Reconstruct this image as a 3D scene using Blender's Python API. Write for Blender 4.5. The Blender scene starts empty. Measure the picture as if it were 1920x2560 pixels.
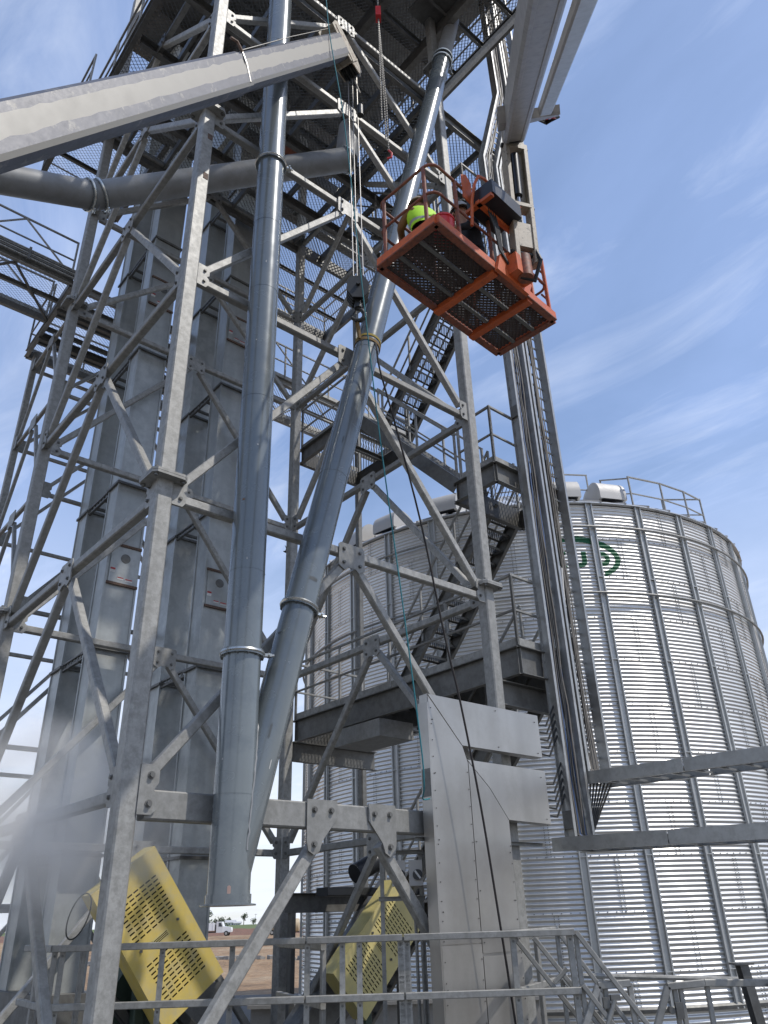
import bpy, bmesh, math, random
from mathutils import Vector as V, Matrix as MX
random.seed(7)
scn = bpy.context.scene
COL = scn.collection
R = math.radians

# ------------------------------------------------------------------ camera
CAMZ = 1.85
FPX = 1923.0
upc = V((-120.0, 3630.0, -FPX)).normalized()
fwc = V((0, 0, -1)); fwc = (fwc - upc * fwc.dot(upc)).normalized()
rtc = fwc.cross(upc)
cam = bpy.data.cameras.new('camera'); camo = bpy.data.objects.new('camera', cam); COL.objects.link(camo)
cam.sensor_fit = 'VERTICAL'; cam.sensor_height = 24; cam.sensor_width = 18
cam.lens = 24 * FPX / 2560; cam.clip_end = 5000; cam.clip_start = .05
m3 = MX((rtc, fwc, upc)).to_4x4(); m3.translation = (0, 0, CAMZ); camo.matrix_world = m3
scn.camera = camo

# ------------------------------------------------------------------ light
SUN_AZ = R(108.0)      # clockwise from +Y
SUN_EL = R(57.0)
sdir = V((math.sin(SUN_AZ) * math.cos(SUN_EL), math.cos(SUN_AZ) * math.cos(SUN_EL), math.sin(SUN_EL)))
w = bpy.data.worlds.new('World'); scn.world = w; w.use_nodes = True
nt = w.node_tree; nt.nodes.clear()
def N(t, typ, **k):
    n = t.nodes.new(typ)
    for a, b in k.items(): setattr(n, a, b)
    return n
def L(t, a, b): t.links.new(a, b)
o_ = N(nt, 'ShaderNodeOutputWorld'); bg = N(nt, 'ShaderNodeBackground'); sky = N(nt, 'ShaderNodeTexSky', sky_type='NISHITA')
sky.sun_disc = False; sky.sun_elevation = SUN_EL; sky.sun_rotation = SUN_AZ; sky.air_density = 1.0; sky.dust_density = .6; sky.ozone_density = 1.6
bg.inputs['Strength'].default_value = .15
tc = N(nt, 'ShaderNodeTexCoord'); sx = N(nt, 'ShaderNodeSeparateXYZ'); L(nt, tc.outputs['Generated'], sx.inputs[0])
def MA(t, op, a, b=None, clamp=False):
    n = N(t, 'ShaderNodeMath', operation=op, use_clamp=clamp)
    for i, v in enumerate((a, b)):
        if v is None: continue
        if isinstance(v, (int, float)): n.inputs[i].default_value = v
        else: L(t, v, n.inputs[i])
    return n.outputs[0]
zz = MA(nt, 'MAXIMUM', MA(nt, 'ADD', sx.outputs[2], .12), .06)
cxy = N(nt, 'ShaderNodeCombineXYZ'); L(nt, MA(nt, 'DIVIDE', sx.outputs[0], zz), cxy.inputs[0]); L(nt, MA(nt, 'DIVIDE', sx.outputs[1], zz), cxy.inputs[1])
def cloud(scale, rot, stretch, detail, lo, hi, dist=1.0, rough=.6):
    m0 = N(nt, 'ShaderNodeMapping'); L(nt, cxy.outputs[0], m0.inputs[0]); m0.inputs['Rotation'].default_value = (0, 0, rot); mp = N(nt, 'ShaderNodeMapping'); L(nt, m0.outputs[0], mp.inputs[0]); mp.inputs['Scale'].default_value = (stretch, 1, 1)
    n = N(nt, 'ShaderNodeTexNoise'); L(nt, mp.outputs[0], n.inputs['Vector']); n.inputs['Scale'].default_value = scale; n.inputs['Detail'].default_value = detail; n.inputs['Distortion'].default_value = dist; n.inputs['Roughness'].default_value = rough
    mr = N(nt, 'ShaderNodeMapRange'); L(nt, n.outputs[0], mr.inputs[0]); mr.inputs[1].default_value = lo; mr.inputs[2].default_value = hi; mr.clamp = True
    return mr.outputs[0]
c1 = cloud(1.7, .95, .5, 8, .34, .74, .5, .56)
c2 = cloud(4.2, .85, .32, 7, .50, .80, .7, .62)
c3 = cloud(.9, 0, 1, 9, .42, .58, .4)
hor = N(nt, 'ShaderNodeMapRange'); L(nt, sx.outputs[2], hor.inputs[0]); hor.inputs[1].default_value = .52; hor.inputs[2].default_value = .12
cc = MA(nt, 'ADD', MA(nt, 'ADD', MA(nt, 'MULTIPLY', c1, .46), .14), MA(nt, 'MULTIPLY', c2, .42))
cc = MA(nt, 'MAXIMUM', cc, MA(nt, 'MULTIPLY', MA(nt, 'MULTIPLY', c3, hor.outputs[0]), .85), True)
cc = MA(nt, 'ADD', cc, MA(nt, 'MULTIPLY', hor.outputs[0], .48), True)
ccol = N(nt, 'ShaderNodeMixRGB'); L(nt, MA(nt, 'MAXIMUM', hor.outputs[0], MA(nt, 'MULTIPLY', c2, .8)), ccol.inputs[0]); ccol.inputs[1].default_value = (3.05, 4.15, 7.0, 1); ccol.inputs[2].default_value = (5.9, 6.3, 7.0, 1)
mixc = N(nt, 'ShaderNodeMixRGB'); L(nt, cc, mixc.inputs[0]); L(nt, sky.outputs[0], mixc.inputs[1]); L(nt, ccol.outputs[0], mixc.inputs[2]); mixc.inputs[2].default_value = (4.0, 4.75, 6.7, 1)
L(nt, mixc.outputs[0], bg.inputs[0]); L(nt, bg.outputs[0], o_.inputs[0])
sun = bpy.data.lights.new('sun', 'SUN'); sun.energy = 3.1; sun.angle = R(.6); sun.color = (1, .955, .89)
so = bpy.data.objects.new('sun', sun); COL.objects.link(so); so.rotation_euler = (-sdir).to_track_quat('-Z', 'Y').to_euler()
scn.view_settings.view_transform = 'Standard'; scn.view_settings.look = 'None'; scn.view_settings.exposure = 0.10; scn.view_settings.gamma = 1.0
scn.render.engine = 'CYCLES'; scn.cycles.volume_bounces = 3

# ------------------------------------------------------------------ materials
MATS = {}
def mat(name, col, rough=.5, metal=0.0, var=.15, scale=3.0, streak=0.0, col2=None, mix2=.0, bump=0.0, bscale=40, spec=.5, coat=0.0, edge=(.45, .6), rvar=.1, stretch=1.0, sscale=6.0, ovar=.10):
    """procedural paint/metal: broad tone noise, vertical streaks, stains of col2, roughness wear, fine bump"""
    m = bpy.data.materials.new(name); m.use_nodes = True; t = m.node_tree
    b = t.nodes['Principled BSDF']; g = N(t, 'ShaderNodeNewGeometry')
    n1 = N(t, 'ShaderNodeTexNoise'); L(t, g.outputs['Position'], n1.inputs['Vector']); n1.inputs['Scale'].default_value = scale; n1.inputs['Detail'].default_value = 6; n1.inputs['Roughness'].default_value = .65
    f = MA(t, 'ADD', MA(t, 'MULTIPLY', MA(t, 'SUBTRACT', n1.outputs[0], .5), 2 * var), 1.0)
    if streak:
        mp = N(t, 'ShaderNodeMapping'); L(t, g.outputs['Position'], mp.inputs[0]); mp.inputs['Scale'].default_value = (1, 1, .06)
        n2 = N(t, 'ShaderNodeTexNoise'); L(t, mp.outputs[0], n2.inputs['Vector']); n2.inputs['Scale'].default_value = sscale; n2.inputs['Detail'].default_value = 5
        f = MA(t, 'MULTIPLY', f, MA(t, 'ADD', MA(t, 'MULTIPLY', MA(t, 'SUBTRACT', n2.outputs[0], .5), 2 * streak), 1.0))
    oi = N(t, 'ShaderNodeObjectInfo'); f = MA(t, 'MULTIPLY', f, MA(t, 'ADD', MA(t, 'MULTIPLY', oi.outputs['Random'], 2 * ovar), 1.0 - ovar))
    mul = N(t, 'ShaderNodeMixRGB', blend_type='MULTIPLY'); mul.inputs[0].default_value = 1; mul.inputs[1].default_value = (*col, 1); L(t, f, mul.inputs[2])
    out = mul.outputs[0]
    if col2:
        n3 = N(t, 'ShaderNodeTexNoise'); L(t, g.outputs['Position'], n3.inputs['Vector']); n3.inputs['Scale'].default_value = scale * 1.7; n3.inputs['Detail'].default_value = 8; n3.inputs['Roughness'].default_value = .7
        mr = N(t, 'ShaderNodeMapRange'); L(t, n3.outputs[0], mr.inputs[0]); mr.inputs[1].default_value = edge[0]; mr.inputs[2].default_value = edge[1]; mr.inputs[4].default_value = mix2
        mx = N(t, 'ShaderNodeMixRGB'); L(t, mr.outputs[0], mx.inputs[0]); L(t, out, mx.inputs[1]); mx.inputs[2].default_value = (*col2, 1); out = mx.outputs[0]
    L(t, out, b.inputs['Base Color']); b.inputs['Metallic'].default_value = metal; b.inputs['Specular IOR Level'].default_value = spec
    b.inputs['Coat Weight'].default_value = coat; b.inputs['Coat Roughness'].default_value = .12
    n4 = N(t, 'ShaderNodeTexNoise'); L(t, g.outputs['Position'], n4.inputs['Vector']); n4.inputs['Scale'].default_value = scale * 3; n4.inputs['Detail'].default_value = 4
    L(t, MA(t, 'ADD', MA(t, 'MULTIPLY', MA(t, 'SUBTRACT', n4.outputs[0], .5), 2 * rvar), rough, True), b.inputs['Roughness'])
    if bump:
        n5 = N(t, 'ShaderNodeTexNoise'); L(t, g.outputs['Position'], n5.inputs['Vector']); n5.inputs['Scale'].default_value = bscale; n5.inputs['Detail'].default_value = 4
        bp = N(t, 'ShaderNodeBump'); bp.inputs['Strength'].default_value = bump; bp.inputs['Distance'].default_value = .02; L(t, n5.outputs[0], bp.inputs['Height']); L(t, bp.outputs[0], b.inputs['Normal'])
    MATS[name] = m
    return m
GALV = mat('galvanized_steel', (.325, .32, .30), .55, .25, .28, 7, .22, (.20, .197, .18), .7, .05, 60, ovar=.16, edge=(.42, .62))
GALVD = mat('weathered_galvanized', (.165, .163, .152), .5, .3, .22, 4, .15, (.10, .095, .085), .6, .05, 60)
TRUNK = mat('trunk_sheet', (.42, .435, .42), .42, .40, .16, 2.2, .26, (.32, .33, .325), .6, .06, 1.2)
RUST = mat('rusty_edge', (.16, .10, .07), .8, 0, .4, 20, 0, (.06, .045, .04), .8)
PIPE = mat('grey_pipe_paint', (.155, .175, .18), .25, .2, .10, 1.6, .22, (.115, .135, .15), .5, .015, 1.4, coat=.6, edge=(.5, .62))
PIPED = mat('dull_pipe_paint', (.24, .245, .245), .5, .1, .12, 2, .12, (.17, .165, .155), .5, .04, 3)
ZINC = mat('bright_zinc', (.62, .62, .58), .28, .9, .15, 12)
ALU = mat('aluminium_tray', (.40, .40, .385), .42, .6, .14, 6, .12, (.28, .275, .255), .5)
STAIN = mat('brushed_stainless', (.42, .405, .38), .38, .80, .10, 1.1, .22, (.31, .295, .265), .6, .10, .9, edge=(.44, .72), sscale=3.0, ovar=.07)
BINM = mat('bin_sheet', (.70, .69, .66), .42, .85, .05, 1.2, .05, (.58, .57, .54), .35, 0, 2.0, edge=(.46, .64), rvar=.02, ovar=.05)
STIF = mat('bin_stiffener', (.46, .465, .45), .5, .5, .12, 4, .1)
ROOFM = mat('bin_roof_sheet', (.60, .60, .59), .4, .7, .12, 3, .1)
VENT = mat('vent_hood_metal', (.46, .45, .43), .6, .2, .10, 2, .06)
BEIGE = mat('crane_cream_paint', (.31, .292, .25), .5, 0, .07, 1.5, .0, (.27, .25, .22), .5, .0, 8, edge=(.55, .72))
GREASE = mat('greased_boom_edge', (.105, .108, .125), .48, .1, .30, 4, 0, (.30, .285, .25), .7, .08, 12, edge=(.56, .66))
LIFTW = mat('lift_cream_paint', (.30, .28, .255), .42, 0, .20, 6, .15, (.17, .16, .15), .6, .03, 10, edge=(.5, .66), sscale=14)
LIFTY = mat('lift_arm_paint', (.36, .31, .24), .5, 0, .25, 8, .1, (.06, .05, .045), .85, .05, 14, edge=(.56, .64))
ORANGE = mat('orange_paint', (.58, .12, .03), .5, 0, .25, 6, .1, (.32, .085, .045), .7, .05, 20, edge=(.50, .68))
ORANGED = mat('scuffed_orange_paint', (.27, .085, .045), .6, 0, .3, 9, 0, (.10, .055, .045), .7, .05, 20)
FLOORM = mat('rusty_mesh', (.085, .065, .055), .7, .2, .4, 20)
BLACK = mat('black_steel', (.022, .024, .028), .4, .1, .3, 10)
RUBBER = mat('black_rubber', (.014, .014, .015), .6, 0, .3, 12)
YELLOW = mat('yellow_guard_paint', (.62, .475, .125), .5, 0, .12, 3, .22, (.52, .44, .24), .8, .02, 6, edge=(.46, .68))
YELLOW2 = mat('pale_yellow_guard_paint', (.58, .49, .19), .45, 0, .10, 3, .10, (.40, .36, .20), .6, .02, 6, edge=(.46, .68))
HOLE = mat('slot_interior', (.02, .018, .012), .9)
DGREEN = mat('dark_green_machine', (.03, .05, .035), .6, .1, .3, 8)
STEELD = mat('dark_greased_steel', (.05, .05, .047), .45, .5, .35, 15)
CHROME = mat('chrome_rod', (.7, .7, .7), .12, 1.0, .05, 8)
WIRE = mat('steel_wire', (.45, .43, .40), .4, .7, .2, 40)
CHAIN = mat('chain_steel', (.20, .19, .17), .45, .6, .3, 30)
RED = mat('red_plastic', (.55, .03, .03), .35, 0, .1, 8)
SLING = mat('tan_sling', (.20, .13, .05), .85, 0, .3, 30)
SLINGY = mat('yellow_sling', (.26, .20, .04), .85, 0, .3, 30)
ROPET = mat('teal_rope', (.03, .19, .22), .8, 0, .2, 40)
ROPED = mat('dark_rope', (.035, .03, .028), .9, 0, .4, 60)
CABLEK = mat('black_cable', (.03, .03, .029), .55, 0, .3, 10)
CABLEG = mat('dusty_cable', (.17, .155, .135), .7, 0, .3, 10)
CABLEB = mat('blue_cable', (.05, .10, .22), .5, 0, .1, 10)
CABLEW = mat('white_cable', (.62, .60, .56), .5, 0, .1, 10)
HIVIS = mat('hi_vis_fabric', (.42, .75, .02), .7, 0, .15, 12)
REFL = mat('reflective_tape', (.33, .33, .31), .4, 0, .1, 12)
BROWN = mat('brown_canvas', (.20, .105, .035), .85, 0, .2, 10)
CLOTHD = mat('dark_workwear', (.018, .02, .026), .85, 0, .3, 12)
SKIN = mat('skin', (.36, .19, .12), .55, 0, .1, 10)
HAT = mat('tan_hard_hat', (.30, .25, .19), .45, 0, .2, 12)
HATG = mat('grey_hard_hat', (.35, .35, .34), .45, 0, .2, 12)
LABELW = mat('white_label', (.62, .62, .60), .5, 0, .05, 10)
LABELR = mat('red_label', (.42, .05, .05), .5, 0, .05, 10)
GREENL = mat('green_lettering', (.012, .135, .055), .4, .1, .12, 4)
GRAVEL = None
CONC = mat('concrete', (.30, .29, .27), .85, 0, .2, 2, .1, (.22, .21, .19), .6, .1, 20)
WHITEP = mat('white_vehicle_paint', (.72, .73, .74), .35, 0, .05, 4)
GLASS = mat('dark_glass', (.03, .04, .05), .08, 0, .05, 4)
WHITEW = mat('white_siding', (.66, .66, .64), .7, 0, .06, 3)
GREYROOF = mat('grey_roofing', (.48, .48, .49), .6, 0, .12, 3)
TANKM = mat('tan_tank_paint', (.50, .40, .26), .5, 0, .1, 3)
LEAF = mat('foliage', (.055, .075, .03), .7, 0, .5, .8, 0, (.025, .04, .018), .8)
BARK = mat('bark', (.09, .07, .05), .9, 0, .3, 6)
REDBANK = mat('red_clay_bank', (.20, .105, .07), .95, 0, .3, .6, 0, (.12, .075, .055), .7, .3, 3)
GRASS = mat('grass_slope', (.09, .13, .035), .95, 0, .3, .4, 0, (.13, .13, .06), .7, .3, 2)
BIRDM = mat('dark_feathers', (.01, .01, .01), .8)

# ------------------------------------------------------------------ mesh helpers
EX, EY, EZ = V((1, 0, 0)), V((0, 1, 0)), V((0, 0, 1))
class MB:
    def __init__(s): s.v = []; s.f = []; s.m = []
    def add(s, vs, fs, mi=0):
        k = len(s.v); s.v += [tuple(a) for a in vs]; s.f += [tuple(i + k for i in f) for f in fs]; s.m += [mi] * len(fs); return s
    def box(s, c, size, ax=(EX, EY, EZ), mi=0):
        c = V(c); h = [ax[i] * (size[i] / 2) for i in range(3)]
        vs = [c + h[0] * a + h[1] * b + h[2] * d for d in (-1, 1) for b in (-1, 1) for a in (-1, 1)]
        return s.add(vs, [(0, 2, 3, 1), (4, 5, 7, 6), (0, 1, 5, 4), (2, 6, 7, 3), (0, 4, 6, 2), (1, 3, 7, 5)], mi)
    def prism(s, ring0, ring1, caps=True, mi=0):
        n = len(ring0); fs = [(i, (i + 1) % n, n + (i + 1) % n, n + i) for i in range(n)]
        if caps: fs += [tuple(range(n))[::-1], tuple(range(n, 2 * n))]
        return s.add(list(ring0) + list(ring1), fs, mi)
    def hss(s, a, b, wd, ht=None, up=EZ, ch=.12, caps=True, mi=0):
        a, b = V(a), V(b); d = (b - a).normalized(); ht = ht or wd
        if abs(d.dot(up)) > .99: up = EX if abs(d.dot(EX)) < .9 else EY
        sd = d.cross(up).normalized(); u = sd.cross(d)
        x, y = wd / 2, ht / 2; c = min(x, y) * ch * 2
        prof = [(x, y - c), (x - c, y), (-x + c, y), (-x, y - c), (-x, -y + c), (-x + c, -y), (x - c, -y), (x, -y + c)] if ch else [(x, y), (-x, y), (-x, -y), (x, -y)]
        return s.prism([a + sd * p + u * q for p, q in prof], [b + sd * p + u * q for p, q in prof], caps, mi)
    def shape(s, a, b, prof, up=EZ, mi=0):
        a, b = V(a), V(b); d = (b - a).normalized()
        if abs(d.dot(up)) > .99: up = EX
        sd = d.cross(up).normalized(); u = sd.cross(d)
        return s.prism([a + sd * p + u * q for p, q in prof], [b + sd * p + u * q for p, q in prof], True, mi)
    def cyl(s, a, b, r, n=16, r2=None, caps=True, mi=0):
        a, b = V(a), V(b); d = (b - a).normalized(); t = d.orthogonal().normalized(); q = d.cross(t); r2 = r if r2 is None else r2
        cs = [(math.cos(2 * math.pi * i / n), math.sin(2 * math.pi * i / n)) for i in range(n)]
        return s.prism([a + (t * c + q * e) * r for c, e in cs], [b + (t * c + q * e) * r2 for c, e in cs], caps, mi)
    def tube(s, pts, r, n=6, closed=False, mi=0):
        pts = [V(p) for p in pts]; m = len(pts); k = len(s.v); t = None; rad = r if isinstance(r, (list, tuple)) else [r] * m
        for i, p in enumerate(pts):
            if closed: d = (pts[(i + 1) % m] - pts[i - 1])
            else: d = pts[min(i + 1, m - 1)] - pts[max(i - 1, 0)]
            d.normalize()
            if t is None: t = d.orthogonal().normalized()
            else: t = (t - d * t.dot(d)).normalized()
            q = d.cross(t)
            s.v += [tuple(p + (t * math.cos(2 * math.pi * j / n) + q * math.sin(2 * math.pi * j / n)) * rad[i]) for j in range(n)]
        for i in range(m if closed else m - 1):
            a, b = k + i * n, k + ((i + 1) % m) * n
            for j in range(n): s.f.append((a + j, a + (j + 1) % n, b + (j + 1) % n, b + j)); s.m.append(mi)
        if not closed:
            s.f += [tuple(k + j for j in range(n))[::-1], tuple(k + (m - 1) * n + j for j in range(n))]; s.m += [mi, mi]
        return s
    def ring(s, c, axis, rad, r, n=28, k=6, mi=0):
        axis = V(axis).normalized(); t = axis.orthogonal().normalized(); q = axis.cross(t); c = V(c)
        return s.tube([c + (t * math.cos(2 * math.pi * i / n) + q * math.sin(2 * math.pi * i / n)) * rad for i in range(n)], r, k, True, mi)
    def plate(s, poly, o, ex, ey, th, mi=0):
        o = V(o); nrm = ex.cross(ey).normalized() * th / 2
        pts = [o + ex * x + ey * y for x, y in poly]
        return s.prism([p - nrm for p in pts], [p + nrm for p in pts], True, mi)
    def lathe(s, prof, c, axis=EZ, n=20, mi=0):
        axis = V(axis).normalized(); t = axis.orthogonal().normalized(); q = axis.cross(t); c = V(c); k = len(s.v)
        for r, h in prof:
            s.v += [tuple(c + axis * h + (t * math.cos(2 * math.pi * j / n) + q * math.sin(2 * math.pi * j / n)) * r) for j in range(n)]
        for i in range(len(prof) - 1):
            for j in range(n): s.f.append((k + i * n + j, k + i * n + (j + 1) % n, k + (i + 1) * n + (j + 1) % n, k + (i + 1) * n + j)); s.m.append(mi)
        return s
    def mesh(s, name, mats, smooth=None):
        me = bpy.data.meshes.new(name); me.from_pydata(s.v, [], s.f); me.update()
        for m in (mats if isinstance(mats, (list, tuple)) else [mats]): me.materials.append(m)
        if len(me.materials) > 1: me.polygons.foreach_set('material_index', s.m)
        if smooth:
            me.polygons.foreach_set('use_smooth', [True] * len(me.polygons))
            if smooth is not True: me.set_sharp_from_angle(angle=R(smooth))
        return me
    def build(s, name, mats, parent=None, smooth=35, mw=None):
        return link(name, s.mesh(name, mats, smooth), parent, mw)
WM = {}
def link(name, data, parent=None, mw=None):
    o = bpy.data.objects.new(name, data); COL.objects.link(o); mw = mw or MX.Identity(4); WM[o] = mw
    o.matrix_basis = mw
    if parent is not None:
        o.parent = parent; o.matrix_parent_inverse = WM[parent].inverted()
    return o
def tag(o, label=None, cat=None, group=None, kind=None):
    if label: o['label'] = label
    if cat: o['category'] = cat
    if group: o['group'] = group
    if kind: o['kind'] = kind
    return o
def thing(name, label, cat, loc=(0, 0, 0), group=None):
    o = bpy.data.objects.new(name, None); COL.objects.link(o); o.empty_display_size = .2
    WM[o] = MX.Translation(V(loc)); o.matrix_basis = WM[o]
    return tag(o, label, cat, group)
def frame(o, x, y, z):
    m = MX((x, y, z)).transposed().to_4x4(); m.translation = V(o); return m

# tower axes: P runs from the near leg to the right leg, Q from the near leg to the left leg
TH = R(41.4); PV = V((math.cos(TH), math.sin(TH), 0)); QV = V((-math.sin(TH), math.cos(TH), 0))
ORG = V((7.41 * math.sin(R(-18.35)), 7.41 * math.cos(R(18.35)), 0))
def W(P, Q, z=0.0): return ORG + PV * P + QV * Q + EZ * z
PQZ = (PV, QV, EZ)

# bolt shared mesh
_b = MB(); _b.cyl((0, 0, 0), (0, 0, .006), .026, 12); _b.cyl((0, 0, .006), (0, 0, .024), .0185, 6)
BOLT = _b.mesh('bolt', GALVD, False)
def bolt(pos, nrm, parent, sc=1.0):
    z = V(nrm).normalized(); x = z.orthogonal().normalized(); m = frame(pos, x, z.cross(x), z) @ MX.Scale(sc, 4)
    return link('bolt', BOLT, parent, m)

def zigzag(P0, P1, Q0, Q1, z, along='P', L_=.09, a=.019, wd=.012, holes=(), fn=W, drop=.006):
    """expanded-metal sheet: touching zig-zag strands"""
    mb = MB(); 
    lo, hi, l2, h2 = (P0, P1, Q0, Q1) if along == 'P' else (Q0, Q1, P0, P1)
    n = max(1, int((hi - lo) / (L_ / 2))); rows = max(1, int((h2 - l2) / (2 * a)))
    for r in range(rows + 1):
        c = l2 + r * 2 * a; prev = None
        for i in range(n + 1):
            t = lo + i * (hi - lo) / n; y = c + (a if (i + r) % 2 else -a) * .98
            y = min(max(y, l2), h2)
            A_, B_ = ((t, y - wd), (t, y + wd)) if along == 'P' else ((y - wd, t), (y + wd, t))
            bad = any(h[0] < A_[0] < h[1] and h[2] < A_[1] < h[3] for h in holes)
            k = len(mb.v)
            if bad: prev = None; continue
            mb.v += [tuple(fn(*A_, z - drop)), tuple(fn(*B_, z + drop))]
            if prev is not None: mb.f.append((prev, k, k + 1, prev + 1)); mb.m.append(0)
            prev = k
    return mb
CHAN = lambda d, f, t: [(-f / 2, d / 2), (f / 2, d / 2), (f / 2, d / 2 - t), (-f / 2 + t, d / 2 - t), (-f / 2 + t, -d / 2 + t), (f / 2, -d / 2 + t), (f / 2, -d / 2), (-f / 2, -d / 2)]

# ------------------------------------------------------------------ setting: ground and far land
def ground_mat():
    m = bpy.data.materials.new('dirt_ground'); m.use_nodes = True; t = m.node_tree; b = t.nodes['Principled BSDF']; b.inputs['Roughness'].default_value = .95
    g = N(t, 'ShaderNodeNewGeometry'); 
    n1 = N(t, 'ShaderNodeTexNoise'); L(t, g.outputs['Position'], n1.inputs['Vector']); n1.inputs['Scale'].default_value = .12; n1.inputs['Detail'].default_value = 10; n1.inputs['Roughness'].default_value = .7
    cr = N(t, 'ShaderNodeValToRGB'); L(t, n1.outputs[0], cr.inputs[0]); e = cr.color_ramp
    e.elements[0].position = .35; e.elements[0].color = (.15, .10, .06, 1); e.elements[1].position = .62; e.elements[1].color = (.34, .25, .16, 1)
    k = e.elements.new(.48); k.color = (.28, .18, .10, 1)
    n2 = N(t, 'ShaderNodeTexNoise'); L(t, g.outputs['Position'], n2.inputs['Vector']); n2.inputs['Scale'].default_value = 3; n2.inputs['Detail'].default_value = 8
    mx = N(t, 'ShaderNodeMixRGB', blend_type='OVERLAY'); mx.inputs[0].default_value = .6; L(t, cr.outputs[0], mx.inputs[1]); L(t, n2.outputs[0], mx.inputs[2]); L(t, mx.outputs[0], b.inputs['Base Color'])
    bp = N(t, 'ShaderNodeBump'); bp.inputs['Strength'].default_value = .8; bp.inputs['Distance'].default_value = .3; L(t, n2.outputs[0], bp.inputs['Height']); L(t, bp.outputs[0], b.inputs['Normal'])
    return m
DIRT = ground_mat()
def hsh(x, y): return math.sin(x * .31 + 1.3) * math.cos(y * .27 + .4) + .5 * math.sin(x * .83 + y * .61) + .25 * math.sin(x * 1.9 - y * 1.3)
def terrain(name, x0, x1, y0, y1, nx, ny, fn, m, **k):
    mb = MB()
    for j in range(ny + 1):
        for i in range(nx + 1):
            x = x0 + (x1 - x0) * i / nx; y = y0 + (y1 - y0) * j / ny; mb.v.append((x, y, fn(x, y)))
    for j in range(ny):
        for i in range(nx):
            a = j * (nx + 1) + i; mb.f.append((a, a + 1, a + nx + 2, a + nx + 1)); mb.m.append(0)
    o = mb.build(name, m, None, True); tag(o, kind='structure'); return o
gb = MB()
gb.add([(-1500, -600, -.02), (1500, -600, -.02), (1500, 3000, -.02), (-1500, 3000, -.02)], [(0, 1, 2, 3)])
tag(gb.build('ground', DIRT, None, False), kind='structure')
tag(MB().box((10, -13, -.02), (110, 92, .06)).build('gravel_yard', mat('crushed_gravel', (.135, .13, .12), .95, 0, .35, 5, 0, (.085, .082, .075), .7, .3, 25), None, False), kind='structure')
# excavated bank beyond the yard, seen through the gap between the legs
def bank(x, y):
    t = (y - 34) / 100.0
    e = max(0, min(1, t * 6, (1 - t) * 8))
    return -.06 + e * (.45 * t + .18 * (1 + hsh(x, y * 1.4)) * .5 + .35 * max(0, math.sin(t * 9)) * t)
terrain('dirt_bank', -60, 60, 34, 134, 120, 90, bank, DIRT)
terrain('clay_bank', -140, 100, 212, 232, 120, 10, lambda x, y: max(0, 1 - abs(y - 222) / 10) * (1.5 + .25 * hsh(x, y)) - .03, REDBANK)
terrain('hill', -400, 400, 236, 1000, 60, 40, lambda x, y: 1.75 * math.sin(min(1, (y - 236) / 330) * math.pi / 2) + .15 * hsh(x * .1, y * .1) * min(1, (y - 236) / 40) - .03, GRASS)
# pale rubble windrow
rb = MB()
for i in range(420):
    x = random.uniform(-26, 12); y = 58 + 1.6 * math.sin(x * .3) + random.gauss(0, .5); s = random.uniform(.08, .34)
    z = bank(x, y); a = random.random() * 6
    ex = V((math.cos(a), math.sin(a), random.uniform(-.3, .3))).normalized(); ey = ex.cross(EZ).normalized(); ez = ex.cross(ey)
    rb.box((x, y, z + s * .25), (s * random.uniform(.8, 1.6), s, s * random.uniform(.5, .9)), (ex, ey, ez))
tag(rb.build('rubble', CONC, None, False), 'pale broken rubble heaped along the bare dirt bank', 'rubble', None, 'stuff')

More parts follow.
